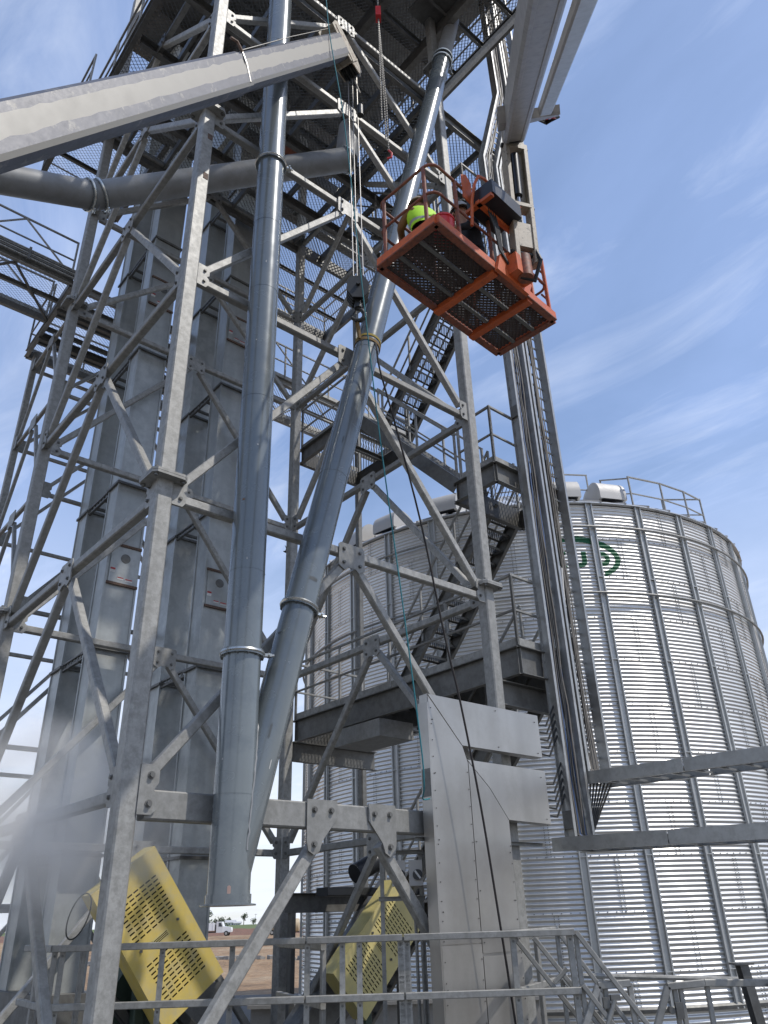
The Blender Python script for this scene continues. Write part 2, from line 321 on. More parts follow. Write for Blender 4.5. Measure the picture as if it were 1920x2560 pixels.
# ------------------------------------------------------------------ lattice towers
def gusset(parent, c, ex, n, w_, h_, mt=GALV, bolts=True, bs=1.0):
    x, y, k = w_ / 2, h_ / 2, .05
    poly = [(-x, -y + k), (-x, y - k * .6), (-x + k * .6, y), (x - k * .6, y), (x, y - k * .6), (x, -y + k), (x * .55, -y), (x * .3, -y + k * .9), (-x * .3, -y + k * .9), (-x * .55, -y)]
    mb = MB().plate(poly, c, ex, EZ, .014); g = mb.build('gusset_plate', mt, parent, False)
    if bolts:
        for a in (-.62, .62):
            for b in (-.45, .55): bolt(V(c) + ex * (x * a) + EZ * (y * b) + V(n) * .007, n, g, bs)
    return g
def lattice(root, cs, levels, legw, sw, ztop, vis, mid=True, flanges=(), skip=(), lm=GALV, bolts=True, zb=0.0):
    """cs: corner points A,C,D,B; K-braced faces AC, CD, DB, BA. vis: side on which plates and bolts sit"""
    legs = []
    for ci, c in enumerate(cs):
        lg = MB().hss(c + EZ * (zb - .45), c + EZ * ztop, legw, legw, PV, .09).build('leg', lm, root, False); legs.append(lg)
        for fz in flanges:
            f = legw * 1.12; k = .045
            poly = [(-f, -f + k), (-f, f - k), (-f + k, f), (f - k, f), (f, f - k), (f, -f + k), (f - k, -f), (-f + k, -f)]
            for dz in (-.016, .016):
                MB().plate(poly, c + EZ * (fz + dz), PV, QV, .028).build('flange_plate', lm, lg, False)
            for a in (-1, 1):
                for b in (-1, 1):
                    bolt(c + PV * a * f * .76 + QV * b * f * .76 + EZ * (fz - .031), -EZ, lg, 1.1)
                    bolt(c + PV * a * f * .76 + QV * b * f * .76 + EZ * (fz + .031), EZ, lg, 1.1)
    for fi in range(4):
        a, b = cs[fi], cs[(fi + 1) % 4]; la, lb = legs[fi], legs[(fi + 1) % 4]
        d = (b - a).normalized(); n = d.cross(EZ) * vis[fi]; ln = (b - a).length; h = legw / 2
        for li, z in enumerate(levels):
            if (fi, li) in skip: continue
            m = (a + b) / 2
            MB().hss(a + d * (h + .04) + EZ * z, b - d * (h + .04) + EZ * z, sw, sw, EZ).build('strut', lm, root, False)
            off = n * (sw / 2 + .009)
            gusset(root, m + EZ * (z - .07) + off, d, n, .40, .36, lm, bolts)
            zl = levels[li - 1] if li else zb - .1
            for sgn, leg, lo in ((-1, a, la), (1, b, lb)):
                p0 = m + d * sgn * .10 + EZ * (z - .16); p1 = leg - d * sgn * (h + .10) + EZ * (zl + .17)
                MB().hss(p0, p1, sw * .96, sw * .96, n).build('brace', lm, root, False)
            for sgn, leg, lo in ((-1, a, la), (1, b, lb)):
                base = leg - d * sgn * (h + .075) + EZ * (z + .075) + n * (sw * .5 + .008)
                MB().plate([(-.085, -.17), (-.085, .17), (.05, .17), (.085, .12), (.085, .03), (.05, 0), (.085, -.03), (.085, -.12), (.05, -.17)] if sgn < 0 else [(.085, .17), (.085, -.17), (-.05, -.17), (-.085, -.12), (-.085, -.03), (-.05, 0), (-.085, .03), (-.085, .12), (-.05, .17)],
                           base, d, EZ, .014).build('connection_plate', lm, lo, False)
                if bolts:
                    for q in (-.085, .085): bolt(base + EZ * q - d * sgn * .02 + n * .007, n, lo, .95)
    return legs
S = 5.0
tw = thing('support_tower', 'tall galvanized four-legged bolted lattice tower in the middle of the picture', 'tower', W(2.5, 2.5))
LV = [2.88, 5.86, 8.97, 12.0, 14.5, 17.0]
TA, TC, TD, TB = W(0, 0), W(S, 0), W(S, S), W(0, S)
tlegs = lattice(tw, [TA, TC, TD, TB], LV, .178, .104, 22.0, (1, -1, -1, 1), flanges=(6.04, 12.12, 18.2), skip={(0, 0)})
# heavy lower beam on the near face with two triangular gussets
hb = MB().hss(W(.16, 0, 2.80), W(4.84, 0, 2.80), .15, .25, EZ, .10).build('beam', GALV, tw, False)
for s_, pc in ((-1, 2.06), (1, 2.86)):
    tri = [(-.20, .17), (.20, .17), (.20, .02), (-.06 * -s_ * -1, -.36), (-.16 * 1, -.36)] if False else None
    o = W(pc, -.088, 2.80)
    x0 = -s_ * .02
    poly = [(-.19, .15), (.19, .15), (.19, -.02), (.0, -.24), (-.03, -.33), (-.10, -.37), (-.17, -.33), (-.19, -.24)]
    if s_ > 0: poly = [(-x, y) for x, y in poly][::-1]
    g = MB().plate(poly, o, PV, EZ, .016).build('gusset_plate', GALV, tw, False)
    for bx, by in ((-.10, .05), (.11, .05), (-.10, -.27)): bolt(o + PV * (bx if s_ < 0 else -bx) + EZ * by - QV * .008, -QV, g, 1.25)
    leg = 0 if s_ < 0 else S
    MB().hss(W(pc + s_ * .02, 0, 2.56), W(leg - s_ * .2, 0, .12), .115, .115, QV).build('brace', GALV, tw, False)
for lg, P_, s_ in ((tlegs[0], 0, 1), (tlegs[1], S, -1)):
    base = W(P_ + s_ * .165, -.095, 2.92)
    MB().plate([(-.09, -.21), (.04, -.21), (.09, -.16), (.09, -.06), (.05, 0), (.09, .06), (.09, .16), (.04, .21), (-.09, .21)] if s_ > 0 else [(.09, .21), (-.04, .21), (-.09, .16), (-.09, .06), (-.05, 0), (-.09, -.06), (-.09, -.16), (-.04, -.21), (.09, -.21)], base, PV, EZ, .016).build('connection_plate', GALV, lg, False)
    for q in (-.12, .12): bolt(base + EZ * q + PV * s_ * .01 - QV * .008, -QV, lg, 1.3)
# flame-cut holes with rust in the near leg below its upper splice
for z, s_ in ((11.55, .07), (10.75, .075)):
    MB().box(W(.035, -.0905, z), (.07, .006, s_ * 1.5), PQZ).build('cut_hole', RUST, tlegs[0], False)

t2 = thing('catwalk_tower', 'slender lattice tower behind the left leg, carrying the catwalk', 'tower', W(2.5, 8.8))
c2 = [W(.62, 7.35), W(4.4, 7.35), W(4.4, 10.1), W(.62, 10.1)]
lattice(t2, c2, [2.2, 4.6, 7.0, 9.4, 11.8, 14.1], .14, .075, 14.6, (1, -1, -1, 1), bolts=False, lm=GALV)

# ------------------------------------------------------------------ bucket elevators
def elevator(P0, label, doors):
    root = thing('bucket_elevator', label, 'elevator', W(P0 + .27, 6.2), 'twin bucket elevators behind the tower')
    Wd = .545; P1 = P0 + Wd
    joints = [0, 2.80, 5.87, 8.94, 12.01, 15.08, 18.1, 21.2]
    for Q0, Q1 in ((5.25, 5.66), (6.68, 7.12)):
        for a, b in zip(joints[:-1], joints[1:]):
            c = W((P0 + P1) / 2, (Q0 + Q1) / 2, (a + b) / 2)
            mb = MB().box(c, (Wd, Q1 - Q0, b - a - .006), PQZ)
            for pp in (P0, P1):       # corner lap seams
                for qq in (Q0, Q1): mb.box(W(pp, qq, (a + b) / 2), (.035, .035, b - a - .02), PQZ)
            mb.build('trunk_section', TRUNK, root, False)
        for z in joints[1:-1]:
            MB().box(W((P0 + P1) / 2, (Q0 + Q1) / 2, z), (Wd + .09, Q1 - Q0 + .09, .045), PQZ).build('joint_flange', GALVD, root, False)
    for z in joints[1:-1]:            # slotted spreader frames between the two trunks
        for pp in (P0 + .03, P1 - .03):
            mb = MB()
            mb.hss(W(pp, 5.66, z + .05), W(pp, 6.68, z + .05), .05, .03, EZ, 0); mb.hss(W(pp, 5.66, z - .06), W(pp, 6.68, z - .06), .05, .03, EZ, 0)
            for k in range(7): mb.box(W(pp, 5.74 + k * .145, z), (.012, .05, .09), PQZ)
            mb.build('spreader_frame', GALVD, root, False)
        for q in (5.95, 6.35): MB().hss(W(P0, q, z - .06), W(P1, q, z - .06), .05, .05, EZ, 0).build('spreader_bar', GALVD, root, False)
    for z in doors:
        d = MB().box(W((P0 + P1) / 2 + .02, 5.238, z), (Wd - .05, .014, .70), PQZ).build('inspection_door', TRUNK, root, False)
        for zz_ in (z - .36, z + .36): MB().box(W((P0 + P1) / 2 + .02, 5.226, zz_), (Wd, .03, .045), PQZ).build('door_channel', RUST, d, False)
        MB().cyl(W((P0 + P1) / 2 + .03, 5.231, z + .13), W((P0 + P1) / 2 + .03, 5.226, z + .13), .085, 20).build('knockout', GALVD, d, False)
        for k, (dx, dz, sw_, sh) in enumerate(((-.17, -.12, .09, .09), (-.02, -.25, .11, .045), (.13, -.26, .13, .05))):
            l = MB().box(W((P0 + P1) / 2 + dx, 5.229, z + dz), (sw_, .004, sh), PQZ).build('warning_label', LABELW, d, False)
            MB().box(W((P0 + P1) / 2 + dx, 5.2255, z + dz + sh * .28), (sw_ * .96, .003, sh * .38), PQZ).build('label_band', LABELR, d, False)
    bt = MB().box(W(P0 + Wd / 2, 6.2, .55), (Wd + .25, 2.5, 1.1), PQZ); bt.build('boot', GALVD, root, False)
    hd = MB().lathe([(0, -.4), (.95, -.4), (.95, .4), (0, .4)], W(P0 + Wd / 2, 6.18, 21.6), PV, 24); hd.build('head', TRUNK, root)
    return root
elevator(1.42, 'left bucket elevator, twin grey sheet-metal trunks nearest the left tower leg', (7.37, 13.6))
elevator(3.26, 'right bucket elevator, twin grey trunks partly hidden behind the vertical spout', (7.37, 13.6))

# ------------------------------------------------------------------ platforms, rails, stairs
def rail(root, pts, h=1.07, sp=1.5, wd=.042, toe=True, mt=GALV, posts=True, drop=.0, mids=(.53,), fm=None):
    pts = [V(p) for p in pts]
    for a, b in zip(pts[:-1], pts[1:]):
        d = (b - a); ln = d.length; dn = d.normalized(); dh = V((d.x, d.y, 0)).normalized()
        MB().hss(a + EZ * h - dn * .02, b + EZ * h + dn * .02, wd, wd, EZ).build('top_rail', mt, root, False)
        for m in mids: MB().hss(a + EZ * h * m / 1.07, b + EZ * h * m / 1.07, wd * .8, wd * .8, EZ).build('mid_rail', mt, root, False)
        if toe: MB().hss(a + EZ * .06, b + EZ * .06, .008, .11, EZ, 0).build('toe_board', mt, root, False)
        n = max(1, round(ln / sp))
        if posts:
            for i in range(n + 1):
                p = a + d * (i / n); MB().hss(p - EZ * drop, p + EZ * h, wd, wd, dh).build('post', mt, root, False)
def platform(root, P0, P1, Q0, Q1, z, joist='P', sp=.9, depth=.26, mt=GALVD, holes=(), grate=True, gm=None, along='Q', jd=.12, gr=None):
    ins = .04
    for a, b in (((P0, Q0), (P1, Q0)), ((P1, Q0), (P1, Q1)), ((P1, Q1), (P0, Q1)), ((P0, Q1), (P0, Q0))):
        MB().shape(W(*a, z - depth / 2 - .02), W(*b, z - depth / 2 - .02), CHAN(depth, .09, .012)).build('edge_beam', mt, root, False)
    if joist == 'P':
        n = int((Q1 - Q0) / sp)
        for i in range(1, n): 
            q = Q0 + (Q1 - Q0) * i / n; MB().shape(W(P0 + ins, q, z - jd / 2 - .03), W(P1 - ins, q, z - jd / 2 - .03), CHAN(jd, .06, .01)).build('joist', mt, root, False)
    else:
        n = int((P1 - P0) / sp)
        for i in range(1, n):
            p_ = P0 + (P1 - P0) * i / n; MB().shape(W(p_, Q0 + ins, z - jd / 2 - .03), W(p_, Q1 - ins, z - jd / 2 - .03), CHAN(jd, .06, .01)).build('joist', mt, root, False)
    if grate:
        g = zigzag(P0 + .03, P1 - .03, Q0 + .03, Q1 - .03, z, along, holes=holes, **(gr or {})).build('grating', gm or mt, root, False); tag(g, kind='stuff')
# tread: nosing, frame and expanded-metal infill, local x across the stair, y along the going
tm = zigzag(-.42, .42, -.11, .11, 0, 'P', .06, .012, .0108, fn=lambda x, y, z: V((x, y, z)))
for y in (-.12, .12): tm.box((0, y, -.012), (.86, .012, .045))
for x in (-.425, .425): tm.box((x, 0, -.012), (.012, .24, .045))
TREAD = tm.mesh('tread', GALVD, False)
def flight(label, P0, P1, Qa, za, Qb, zb, name='stair_flight'):
    root = thing(name, label, 'stairs', W((P0 + P1) / 2, Qa, za))
    for pp in (P0, P1):
        MB().shape(W(pp, Qa, za - .05), W(pp, Qb, zb - .05), CHAN(.25, .07, .01)).build('stringer', GALVD, root, False)
    n = int(round((zb - za) / .205))
    for i in range(1, n):
        t = i / n; c = W((P0 + P1) / 2, Qa + (Qb - Qa) * t, za + (zb - za) * t)
        sx_ = (P1 - P0 - .03) / .862
        link('tread', TREAD, root, frame(c, PV * 1.0, QV, EZ) @ MX.Diagonal((sx_, 1, 1, 1)))
    for pp in (P0, P1):
        rail(root, [W(pp, Qa, za), W(pp, Qb, zb)], .98, 1.25, .04, False)
    return root
# landings and platforms of the stair tower, outside the right-hand face
def plat_thing(name, label, cat, P0, P1, Q0, Q1, z, rails, **k):
    r = thing(name, label, cat, W((P0 + P1) / 2, (Q0 + Q1) / 2, z)); platform(r, P0, P1, Q0, Q1, z, **k)
    for rl in rails: rail(r, [W(a, b, z) for a, b in rl])
    return r
lp = plat_thing('walkway_platform', 'lower grated walkway with guard rails between tower and bin', 'platform', 5.36, 6.36, -.2, 5.3, 5.2,
           [[(5.38, 5.28), (5.38, -.18), (6.3, -.18)], [(5.38, 5.28), (7.0, 5.28)]], depth=.40, sp=1.1)
platform(lp, 6.38, 7.05, 3.65, 5.3, 5.2, depth=.3)
MB().shape(W(5.1, 4.95, 4.55), W(7.05, 4.95, 4.55), CHAN(.34, .10, .014)).build('support_beam', GALVD, lp, False)
MB().shape(W(5.1, .05, 4.55), W(7.0, .05, 4.55), CHAN(.34, .10, .014)).build('support_beam', GALVD, lp, False)
MB().box(W(5.7, 3.4, 4.62), (.75, 1.2, .28), PQZ).build('cable_box', GALV, lp, False)
plat_thing('stair_landing', 'stair landing beside the right tower leg, level with the logo on the bin', 'platform', 5.36, 7.02, -.15, .75, 8.25,
           [[(5.38, .6), (5.38, -.13), (7.0, -.13)]], depth=.36)
plat_thing('stair_platform', 'middle stair platform behind the slanted spout', 'platform', 5.36, 7.02, 3.45, 5.3, 11.2,
           [[(5.38, 3.6), (5.38, 5.28), (7.0, 5.28)]], depth=.36)
plat_thing('stair_landing', 'upper stair landing just behind the orange lift basket', 'platform', 5.36, 7.02, -.15, .75, 14.25,
           [[(5.38, .6), (5.38, -.13), (7.0, -.13)]], depth=.30)
flight('lowest stair flight rising behind the stainless cable trough to the lower walkway', 6.30, 7.0, 5.6, .05, .45, 5.2)
flight('stair flight climbing from the lower walkway across the bin face', 6.30, 7.0, 3.65, 5.2, .75, 8.25)
flight('stair flight seen from its side between landing and middle platform', 5.44, 6.14, .75, 8.25, 3.5, 11.2)
flight('upper stair flight below the lift basket, seen from underneath', 6.30, 7.0, 3.55, 11.2, .75, 14.25)
flight('topmost stair flight under the top deck', 5.44, 6.14, .75, 14.25, 3.5, 17.0)
sc = thing('stair_column', 'far column of the stair tower in front of the bin', 'column', W(7.05, 5.36))
MB().hss(W(7.05, 5.36, 0), W(7.05, 5.36, 17), .12, .12, PV).build('column', GALVD, sc, False)

# decks at the top of the tower
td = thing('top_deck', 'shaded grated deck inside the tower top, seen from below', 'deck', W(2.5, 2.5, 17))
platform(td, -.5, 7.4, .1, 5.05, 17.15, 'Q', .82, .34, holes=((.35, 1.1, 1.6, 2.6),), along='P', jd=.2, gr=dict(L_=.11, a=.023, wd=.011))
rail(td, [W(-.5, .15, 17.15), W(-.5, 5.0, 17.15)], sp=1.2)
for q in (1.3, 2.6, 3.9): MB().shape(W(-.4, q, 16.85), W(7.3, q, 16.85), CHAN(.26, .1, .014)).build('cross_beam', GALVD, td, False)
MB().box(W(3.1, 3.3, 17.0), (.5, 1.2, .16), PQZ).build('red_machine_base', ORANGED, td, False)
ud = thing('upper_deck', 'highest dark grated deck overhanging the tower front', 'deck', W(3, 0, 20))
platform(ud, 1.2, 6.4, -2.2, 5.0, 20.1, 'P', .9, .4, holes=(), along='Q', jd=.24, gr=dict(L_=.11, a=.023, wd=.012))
for pp in (2.4, 3.8, 5.2): MB().shape(W(pp, -2.1, 19.75), W(pp, 4.9, 19.75), CHAN(.36, .14, .016)).build('cross_beam', GALVD, ud, False)
rail(ud, [W(6.4, -2.2, 20.1), W(6.4, 4.9, 20.1)], sp=1.3)
MB().box(W(3.7, 1.8, 22.6), (6.6, 9.6, .06), PQZ).build('sky_block_sheet', GALVD, ud, False)  # solid sheet added above the deck to block sky light through the grating
for k in range(9): MB().shape(W(.6, -2.6 + k * 1.1, 22.4), W(6.9, -2.6 + k * 1.1, 22.4), CHAN(.3, .12, .014)).build('floor_beam', GALVD, ud, False)
for pp, qq in ((1.3, -2.1), (6.3, -2.1)): MB().hss(W(pp, qq, 20), W(pp, qq, 22.4), .14, .14, PV).build('column', GALVD, ud, False)
MB().box(W(4.95, -.3, 20.0), (1.0, .9, .03), PQZ).build('hopper_plate', GALVD, ud, False)
MB().hss(W(5, 0, 17.2), W(6.3, -1.9, 19.7), .12, .12, EZ).build('knee_brace', GALV, ud, False)
ld = thing('elevator_deck', 'grated service deck around the elevator trunks, bluish sky through its mesh', 'deck', W(3, 6.4, 18))
platform(ld, -.6, 7.4, 5.12, 5.2, 18.4, 'P', .9, .3, grate=False)
platform(ld, -.6, 1.36, 5.3, 8.2, 18.4, 'P', .8, .26, along='P', gr=dict(L_=.11, a=.023, wd=.011))
platform(ld, 3.86, 8.4, 5.3, 8.6, 18.4, 'P', .8, .26, along='P', gr=dict(L_=.11, a=.023, wd=.011))
rail(ld, [W(-.6, 5.2, 18.4), W(-.6, 8.2, 18.4), W(1.3, 8.2, 18.4)]); rail(ld, [W(3.9, 8.6, 18.4), W(8.4, 8.6, 18.4), W(8.4, 5.3, 18.4)])

# conveyor catwalk behind the tower
cw = thing('catwalk', 'long grated conveyor catwalk running behind the tower to the left edge', 'catwalk', W(-4, 8, 14.7))
platform(cw, -14, .4, 7.2, 8.75, 14.72, 'P', .55, .16, GALV, along='P', gm=GALVD, gr=dict(L_=.10, a=.021, wd=.0115))
for k in range(12):
    a = -14 + k * 1.2; MB().hss(W(a, 7.25 if k % 2 else 8.7, 14.54), W(a + 1.2, 8.7 if k % 2 else 7.25, 14.54), .05, .05, EZ).build('plan_brace', GALVD, cw, False)
for qq in (7.2, 8.75):
    rail(cw, [W(-14, qq, 14.72), W(.35, qq, 14.72)], 1.1, 2.4)
    for k in range(12):
        a = -14 + k * 1.2; MB().hss(W(a, qq, 14.75 + (1.05 if k % 2 else 0)), W(a + 1.2, qq, 14.75 + (0 if k % 2 else 1.05)), .035, .035, QV).build('truss_brace', GALV, cw, False)
for k in range(5):
    MB().tube([W(-14, 7.08 - .0 * k, 14.66 + .055 * k), W(.4, 7.08, 14.66 + .055 * k)], .022, 6).build('conduit', GALVD if k % 2 else GALV, cw)
for a in (-9, -6.2, -3.4, -.6): MB().box(W(a, 7.08, 14.77), (.05, .07, .34), PQZ).build('conduit_clamp', GALVD, cw, False)
cp = thing('catwalk_platform', 'grated platform on the slender tower where the catwalk lands, behind the left leg', 'platform', W(2, 8.6, 14.7))
platform(cp, .42, 4.6, 7.2, 10.25, 14.70, 'P', .6, .2, GALV, along='P', gm=GALVD, gr=dict(L_=.10, a=.021, wd=.0115))
rail(cp, [W(.42, 8.8, 14.7), W(.42, 10.25, 14.7), W(4.6, 10.25, 14.7)], 1.1)
for q in (8.0, 9.2): MB().shape(W(.4, q, 14.45), W(4.6, q, 14.45), CHAN(.22, .1, .012)).build('cross_beam', GALVD, cp, False)
cr_ = thing('catwalk', 'railed catwalk continuing right behind the far leg toward the stairs', 'catwalk', W(6, 8, 14.7))
platform(cr_, 4.65, 10.5, 7.25, 8.75, 14.72, 'P', .55, .2, GALV, along='P', gm=GALVD, gr=dict(L_=.10, a=.021, wd=.0115))
for qq in (7.25, 8.75):
    rail(cr_, [W(4.65, qq, 14.72), W(10.5, qq, 14.72)], 1.1, 1.5)
    for k in range(5):
        a = 4.65 + k * 1.15; MB().hss(W(a, qq, 14.75 + (1.05 if k % 2 else 0)), W(a + 1.15, qq, 14.75 + (0 if k % 2 else 1.05)), .035, .035, QV).build('truss_brace', GALV, cr_, False)

# ------------------------------------------------------------------ spouts
def clamp(root, c, axis, r, lug, n=2):
    axis = V(axis).normalized(); k = MB(); k.ring(c, axis, r + .022, .02, 36, 6)
    o = k.build('clamp_ring', ZINC, root)
    f = MB(); f.lathe([(r, -.03), (r + .03, -.03), (r + .03, .03), (r, .03)], c, axis, 36); f.build('pipe_flange', PIPE, o)
    for i in range(12):
        an = i * math.pi / 6 + .2; t_ = axis.orthogonal().normalized(); q_ = axis.cross(t_); bolt(V(c) + (t_ * math.cos(an) + q_ * math.sin(an)) * (r + .022) - axis * .03, -axis, o, .45)
    lug = (V(lug) - axis * V(lug).dot(axis)).normalized()
    for s_ in ((1, -1) if n == 2 else (1,)):
        l = MB(); b = V(c) + lug * s_ * (r + .03); tdir = axis.cross(lug).normalized()
        l.box(b + lug * .035, (.08, .05, .03), (lug, tdir, axis)); l.cyl(b + lug * .045 - tdir * .06, b + lug * .045 + tdir * .06, .011, 8); l.cyl(b + lug * .01, b + lug * .10, .014, 8)
        l.build('clamp_lug', ZINC, o)
def spout(name, label, a, b, r, joints, lug, bottom_flange=False, mt=PIPE, lm=None):
    a, b = V(a), V(b); d = (b - a).normalized(); root = thing(name, label, 'spout pipe', a)
    ts = [0] + sorted(joints) + [(b - a).length]
    for t0, t1 in zip(ts[:-1], ts[1:]):
        MB().cyl(a + d * (t0 + .004), a + d * (t1 - .004), r, 48).build('pipe_section', mt, root)
    for t in joints: clamp(root, a + d * t, d, r, lug)
    if bottom_flange:
        MB().lathe([(r, .09), (r + .012, .09), (r + .012, .02), (r + .055, .012), (r + .055, 0), (r - .02, 0)], a, d, 40).build('end_flange', PIPE, root)
    return root
PQ1 = (.905, -.30)
s1 = spout('vertical_spout', 'big grey vertical spout pipe with open flanged lower end in front of the tower', W(*PQ1, 1.99), W(*PQ1, 24), .186, [4.22 - 1.99, 11.45 - 1.99], PV * .9 + QV * -.45, True)
# slanted spout: joins the vertical one low down
pa = W(.90, -.30, 2.20); pb = W(4.92, -.30, 18.02)
d2 = (pb - pa).normalized()
s2 = spout('slanted_spout', 'slanted glossy grey spout pipe hanging from the crane sling, meeting the vertical spout', pa, pb, .177, [(4.86 - 2.20) / d2.z], PV * .9 - QV * .3)
clamp(s2, pb - d2 * .02, d2, .177, PV); clamp(s2, pb + d2 * .17, d2, .177, PV)
MB().cyl(pb + d2 * .0, pb + d2 * 2.1, .16, 40).build('upper_stub', PIPED, s2)
wl = MB()   # weld seam where the two pipes meet
for s_ in (-1, 1):
    pts = []
    for i in range(40):
        z = 2.42 + (4.35 - 2.42) * i / 39; px = .90 + (z - 2.20) * (4.02 / 15.82); dx = px - .905
        xx = (dx * dx + .186 ** 2 - .177 ** 2) / (2 * max(dx, .02)); yy = .186 ** 2 - xx * xx
        if yy > 0: pts.append(W(.905 + xx, -.30 + s_ * math.sqrt(yy), z) + V((random.gauss(0, .003), random.gauss(0, .003), 0)))
    if len(pts) > 2: wl.tube(pts, .012, 5)
if wl.v: wl.build('weld_seam', PIPED, s2)
def scuff(root, a, d, t, ang, r, w_, h_, m_):
    d = d.normalized(); t0 = (-EY - d * (-EY).dot(d)).normalized(); q0 = d.cross(t0); mb = MB(); k = 6
    for i in range(k + 1):
        an = R(ang) + (i / k - .5) * w_ / r
        for e in (-.5, .5): mb.v.append(tuple(a + d * (t + e * h_ * (1 - .5 * abs(i / k - .5))) + (t0 * math.cos(an) + q0 * math.sin(an)) * (r + .0015)))
    mb.f = [(2 * i, 2 * i + 2, 2 * i + 3, 2 * i + 1) for i in range(k)]; mb.m = [0] * k; mb.build('paint_scuff', m_, root)
SCD = mat('dark_primer', (.07, .08, .085), .6); SCL = mat('bare_scratch', (.42, .42, .40), .5)
for t, an, w_, h_, m_ in ((3.05, 35, .10, .05, SCD), (2.35, -38, .05, .03, SCD), (1.3, 20, .02, .16, SCD), (1.0, 48, .012, .10, SCL), (.62, -10, .03, .03, SCL), (5.1, 10, .015, .12, SCD), (6.4, -20, .02, .02, SCL), (9.2, 5, .05, .05, SCD), (9.5, 40, .03, .08, SCD)): scuff(s2, pa, d2, t, an, .177, w_, h_, m_)
for t, an, w_, h_, m_ in ((.12, 12, .03, .07, mat('pink_primer', (.45, .30, .25), .6)), (1.2, -30, .015, .02, SCL), (3.2, 8, .012, .03, SCL), (3.9, -15, .03, .025, mat('rust_spot', (.16, .09, .05), .8)), (4.6, 22, .02, .02, SCL), (6.1, -5, .014, .02, SCL), (7.4, 14, .01, .04, SCL), (10.9, 20, .02, .03, SCD), (12.2, 10, .03, .05, SCD)): scuff(s1, W(*PQ1, 1.99), EZ, t, an, .186, w_, h_, m_)
for rt, a_, d_, r_, t_ in ((s1, W(*PQ1, 1.99), EZ, .186, (.9, 3.1, 5.3, 7.0, 8.2)), (s2, pa, d2, .177, (4.6, 6.9, 8.6))):
    for t in t_: MB().ring(a_ + d_ * t, d_, r_ + .0, .0035, 40, 4).build('girth_weld', PIPE, rt)
# cross spout passing behind the near leg
c0 = W(-.66, 2.53, 12.28); c1_ = W(3.3, .98, 14.85); cl = W(-9.5, 2.5, 8.0)
hs = thing('cross_spout', 'dull grey spout pipe crossing behind the near leg, clamped at the left', 'spout pipe', c0)
MB().cyl(cl, c0, .225, 40).build('pipe_section', PIPED, hs); MB().cyl(c0, c1_, .225, 40).build('pipe_section', PIPED, hs)
clamp(hs, c0 - (c0 - cl).normalized() * .10, c0 - cl, .225, EZ * -1); clamp(hs, c0 + (c1_ - c0).normalized() * .12, c1_ - c0, .225, EZ * -1 + PV * .4)
clamp(hs, c1_, c1_ - c0, .225, EZ, 1); MB().cyl(c1_, c1_ + (c1_ - c0).normalized() * .1 + EZ * .9, .225, 32).build('elbow', PIPED, hs)

# ------------------------------------------------------------------ grain bin
BD, BR = 26.66, 7.49
BC = V((BD * math.sin(R(10.1)), BD * math.cos(R(10.1)), 0)); BA = R(-100.1)
PITCH = .1016; RH = 11 * PITCH; AMP = .0135; ZT = 10.77 + RH; Z0 = ZT - 11 * RH
def bp(phi, r, z): a = BA + R(phi); return BC + V((math.cos(a) * r, math.sin(a) * r, z))
bin_ = thing('grain_bin', 'huge round corrugated steel grain bin filling the right side', 'grain bin', BC)
sm = MB(); na, nz = 9, 88; hw = R(11.25)
for j in range(nz + 1):
    z = RH * j / nz; r = BR + AMP * math.cos(2 * math.pi * z / PITCH)
    for i in range(na + 1):
        a = -hw + 2 * hw * i / na; sm.v.append((r * math.cos(a), r * math.sin(a), z))
for j in range(nz):
    for i in range(na):
        q = j * (na + 1) + i; sm.f.append((q, q + 1, q + na + 2, q + na + 1)); sm.m.append(0)
SHEET = sm.mesh('wall_sheet', BINM, True)
sb = MB()
for k in range(11):                      # k = 0 is the top ring
    z = ZT - (k + 1) * RH
    for i in range(16):
        phi = 17.45 + 5.62 + 11.25 + 22.5 * i + (0 if k % 2 else 11.25)   # sheet centre
        jz = random.gauss(0, .0015)
        link('wall_sheet', SHEET, bin_, MX.Translation(BC + EZ * z) @ MX.Rotation(BA + R(phi), 4, 'Z') @ MX.Scale(1 + jz * .1, 4))
        if -80 < ((phi + 180) % 360 - 180) < 80 or True:
            pe = phi - 11.25
            if -75 < ((pe + 180) % 360 - 180) < 75:
                for q in range(22):
                    for dp in (-.35, .35):
                        c = bp(pe + dp, BR + .013, z + .03 + q * .05); sb.box(c, (.016, .016, .016))
    for i in range(100):
        c = bp(-75 + i * 1.5, BR + .014, z + .02); sb.box(c, (.018, .018, .018))
tag(sb.build('seam_bolts', GALVD, bin_, False), kind='stuff')
st = MB(); hp = [(-.085, 0), (-.085, .012), (-.048, .012), (-.038, .075), (.038, .075), (.048, .012), (.085, .012), (.085, 0)]
# hat section: flat web set between two proud ribs
hp = [(-.095, 0), (-.095, .07), (-.062, .07), (-.055, .022), (.055, .022), (.062, .07), (.095, .07), (.095, 0)]
st.prism([V((BR + .008 + y, x, 0)) for x, y in hp], [V((BR + .008 + y, x, ZT - .02)) for x, y in hp], True)
for q in range(80): 
    for y_ in (-.028, .028): st.box((BR + .034, y_, .1 + q * .148 + (.07 if y_ > 0 else 0)), (.012, .018, .018))
for q in range(1, 6): st.box((BR + .045, 0, ZT - q * 2 * RH), (.07, .17, .02))
STIFM = st.mesh('stiffener', STIF, False)
for i in range(32): link('stiffener', STIFM, bin_, MX.Translation(BC) @ MX.Rotation(BA + R(17.45 + 11.25 * i), 4, 'Z'))
for z in (11.1, 9.18):
    MB().tube([bp(i * 360 / 128, BR + .125, z) for i in range(128)], .034, 8, True).build('wind_ring', GALV, bin_)
MB().tube([bp(i * 360 / 128, BR + .03, .05) for i in range(128)], .06, 6, True).build('base_ring', GALVD, bin_)
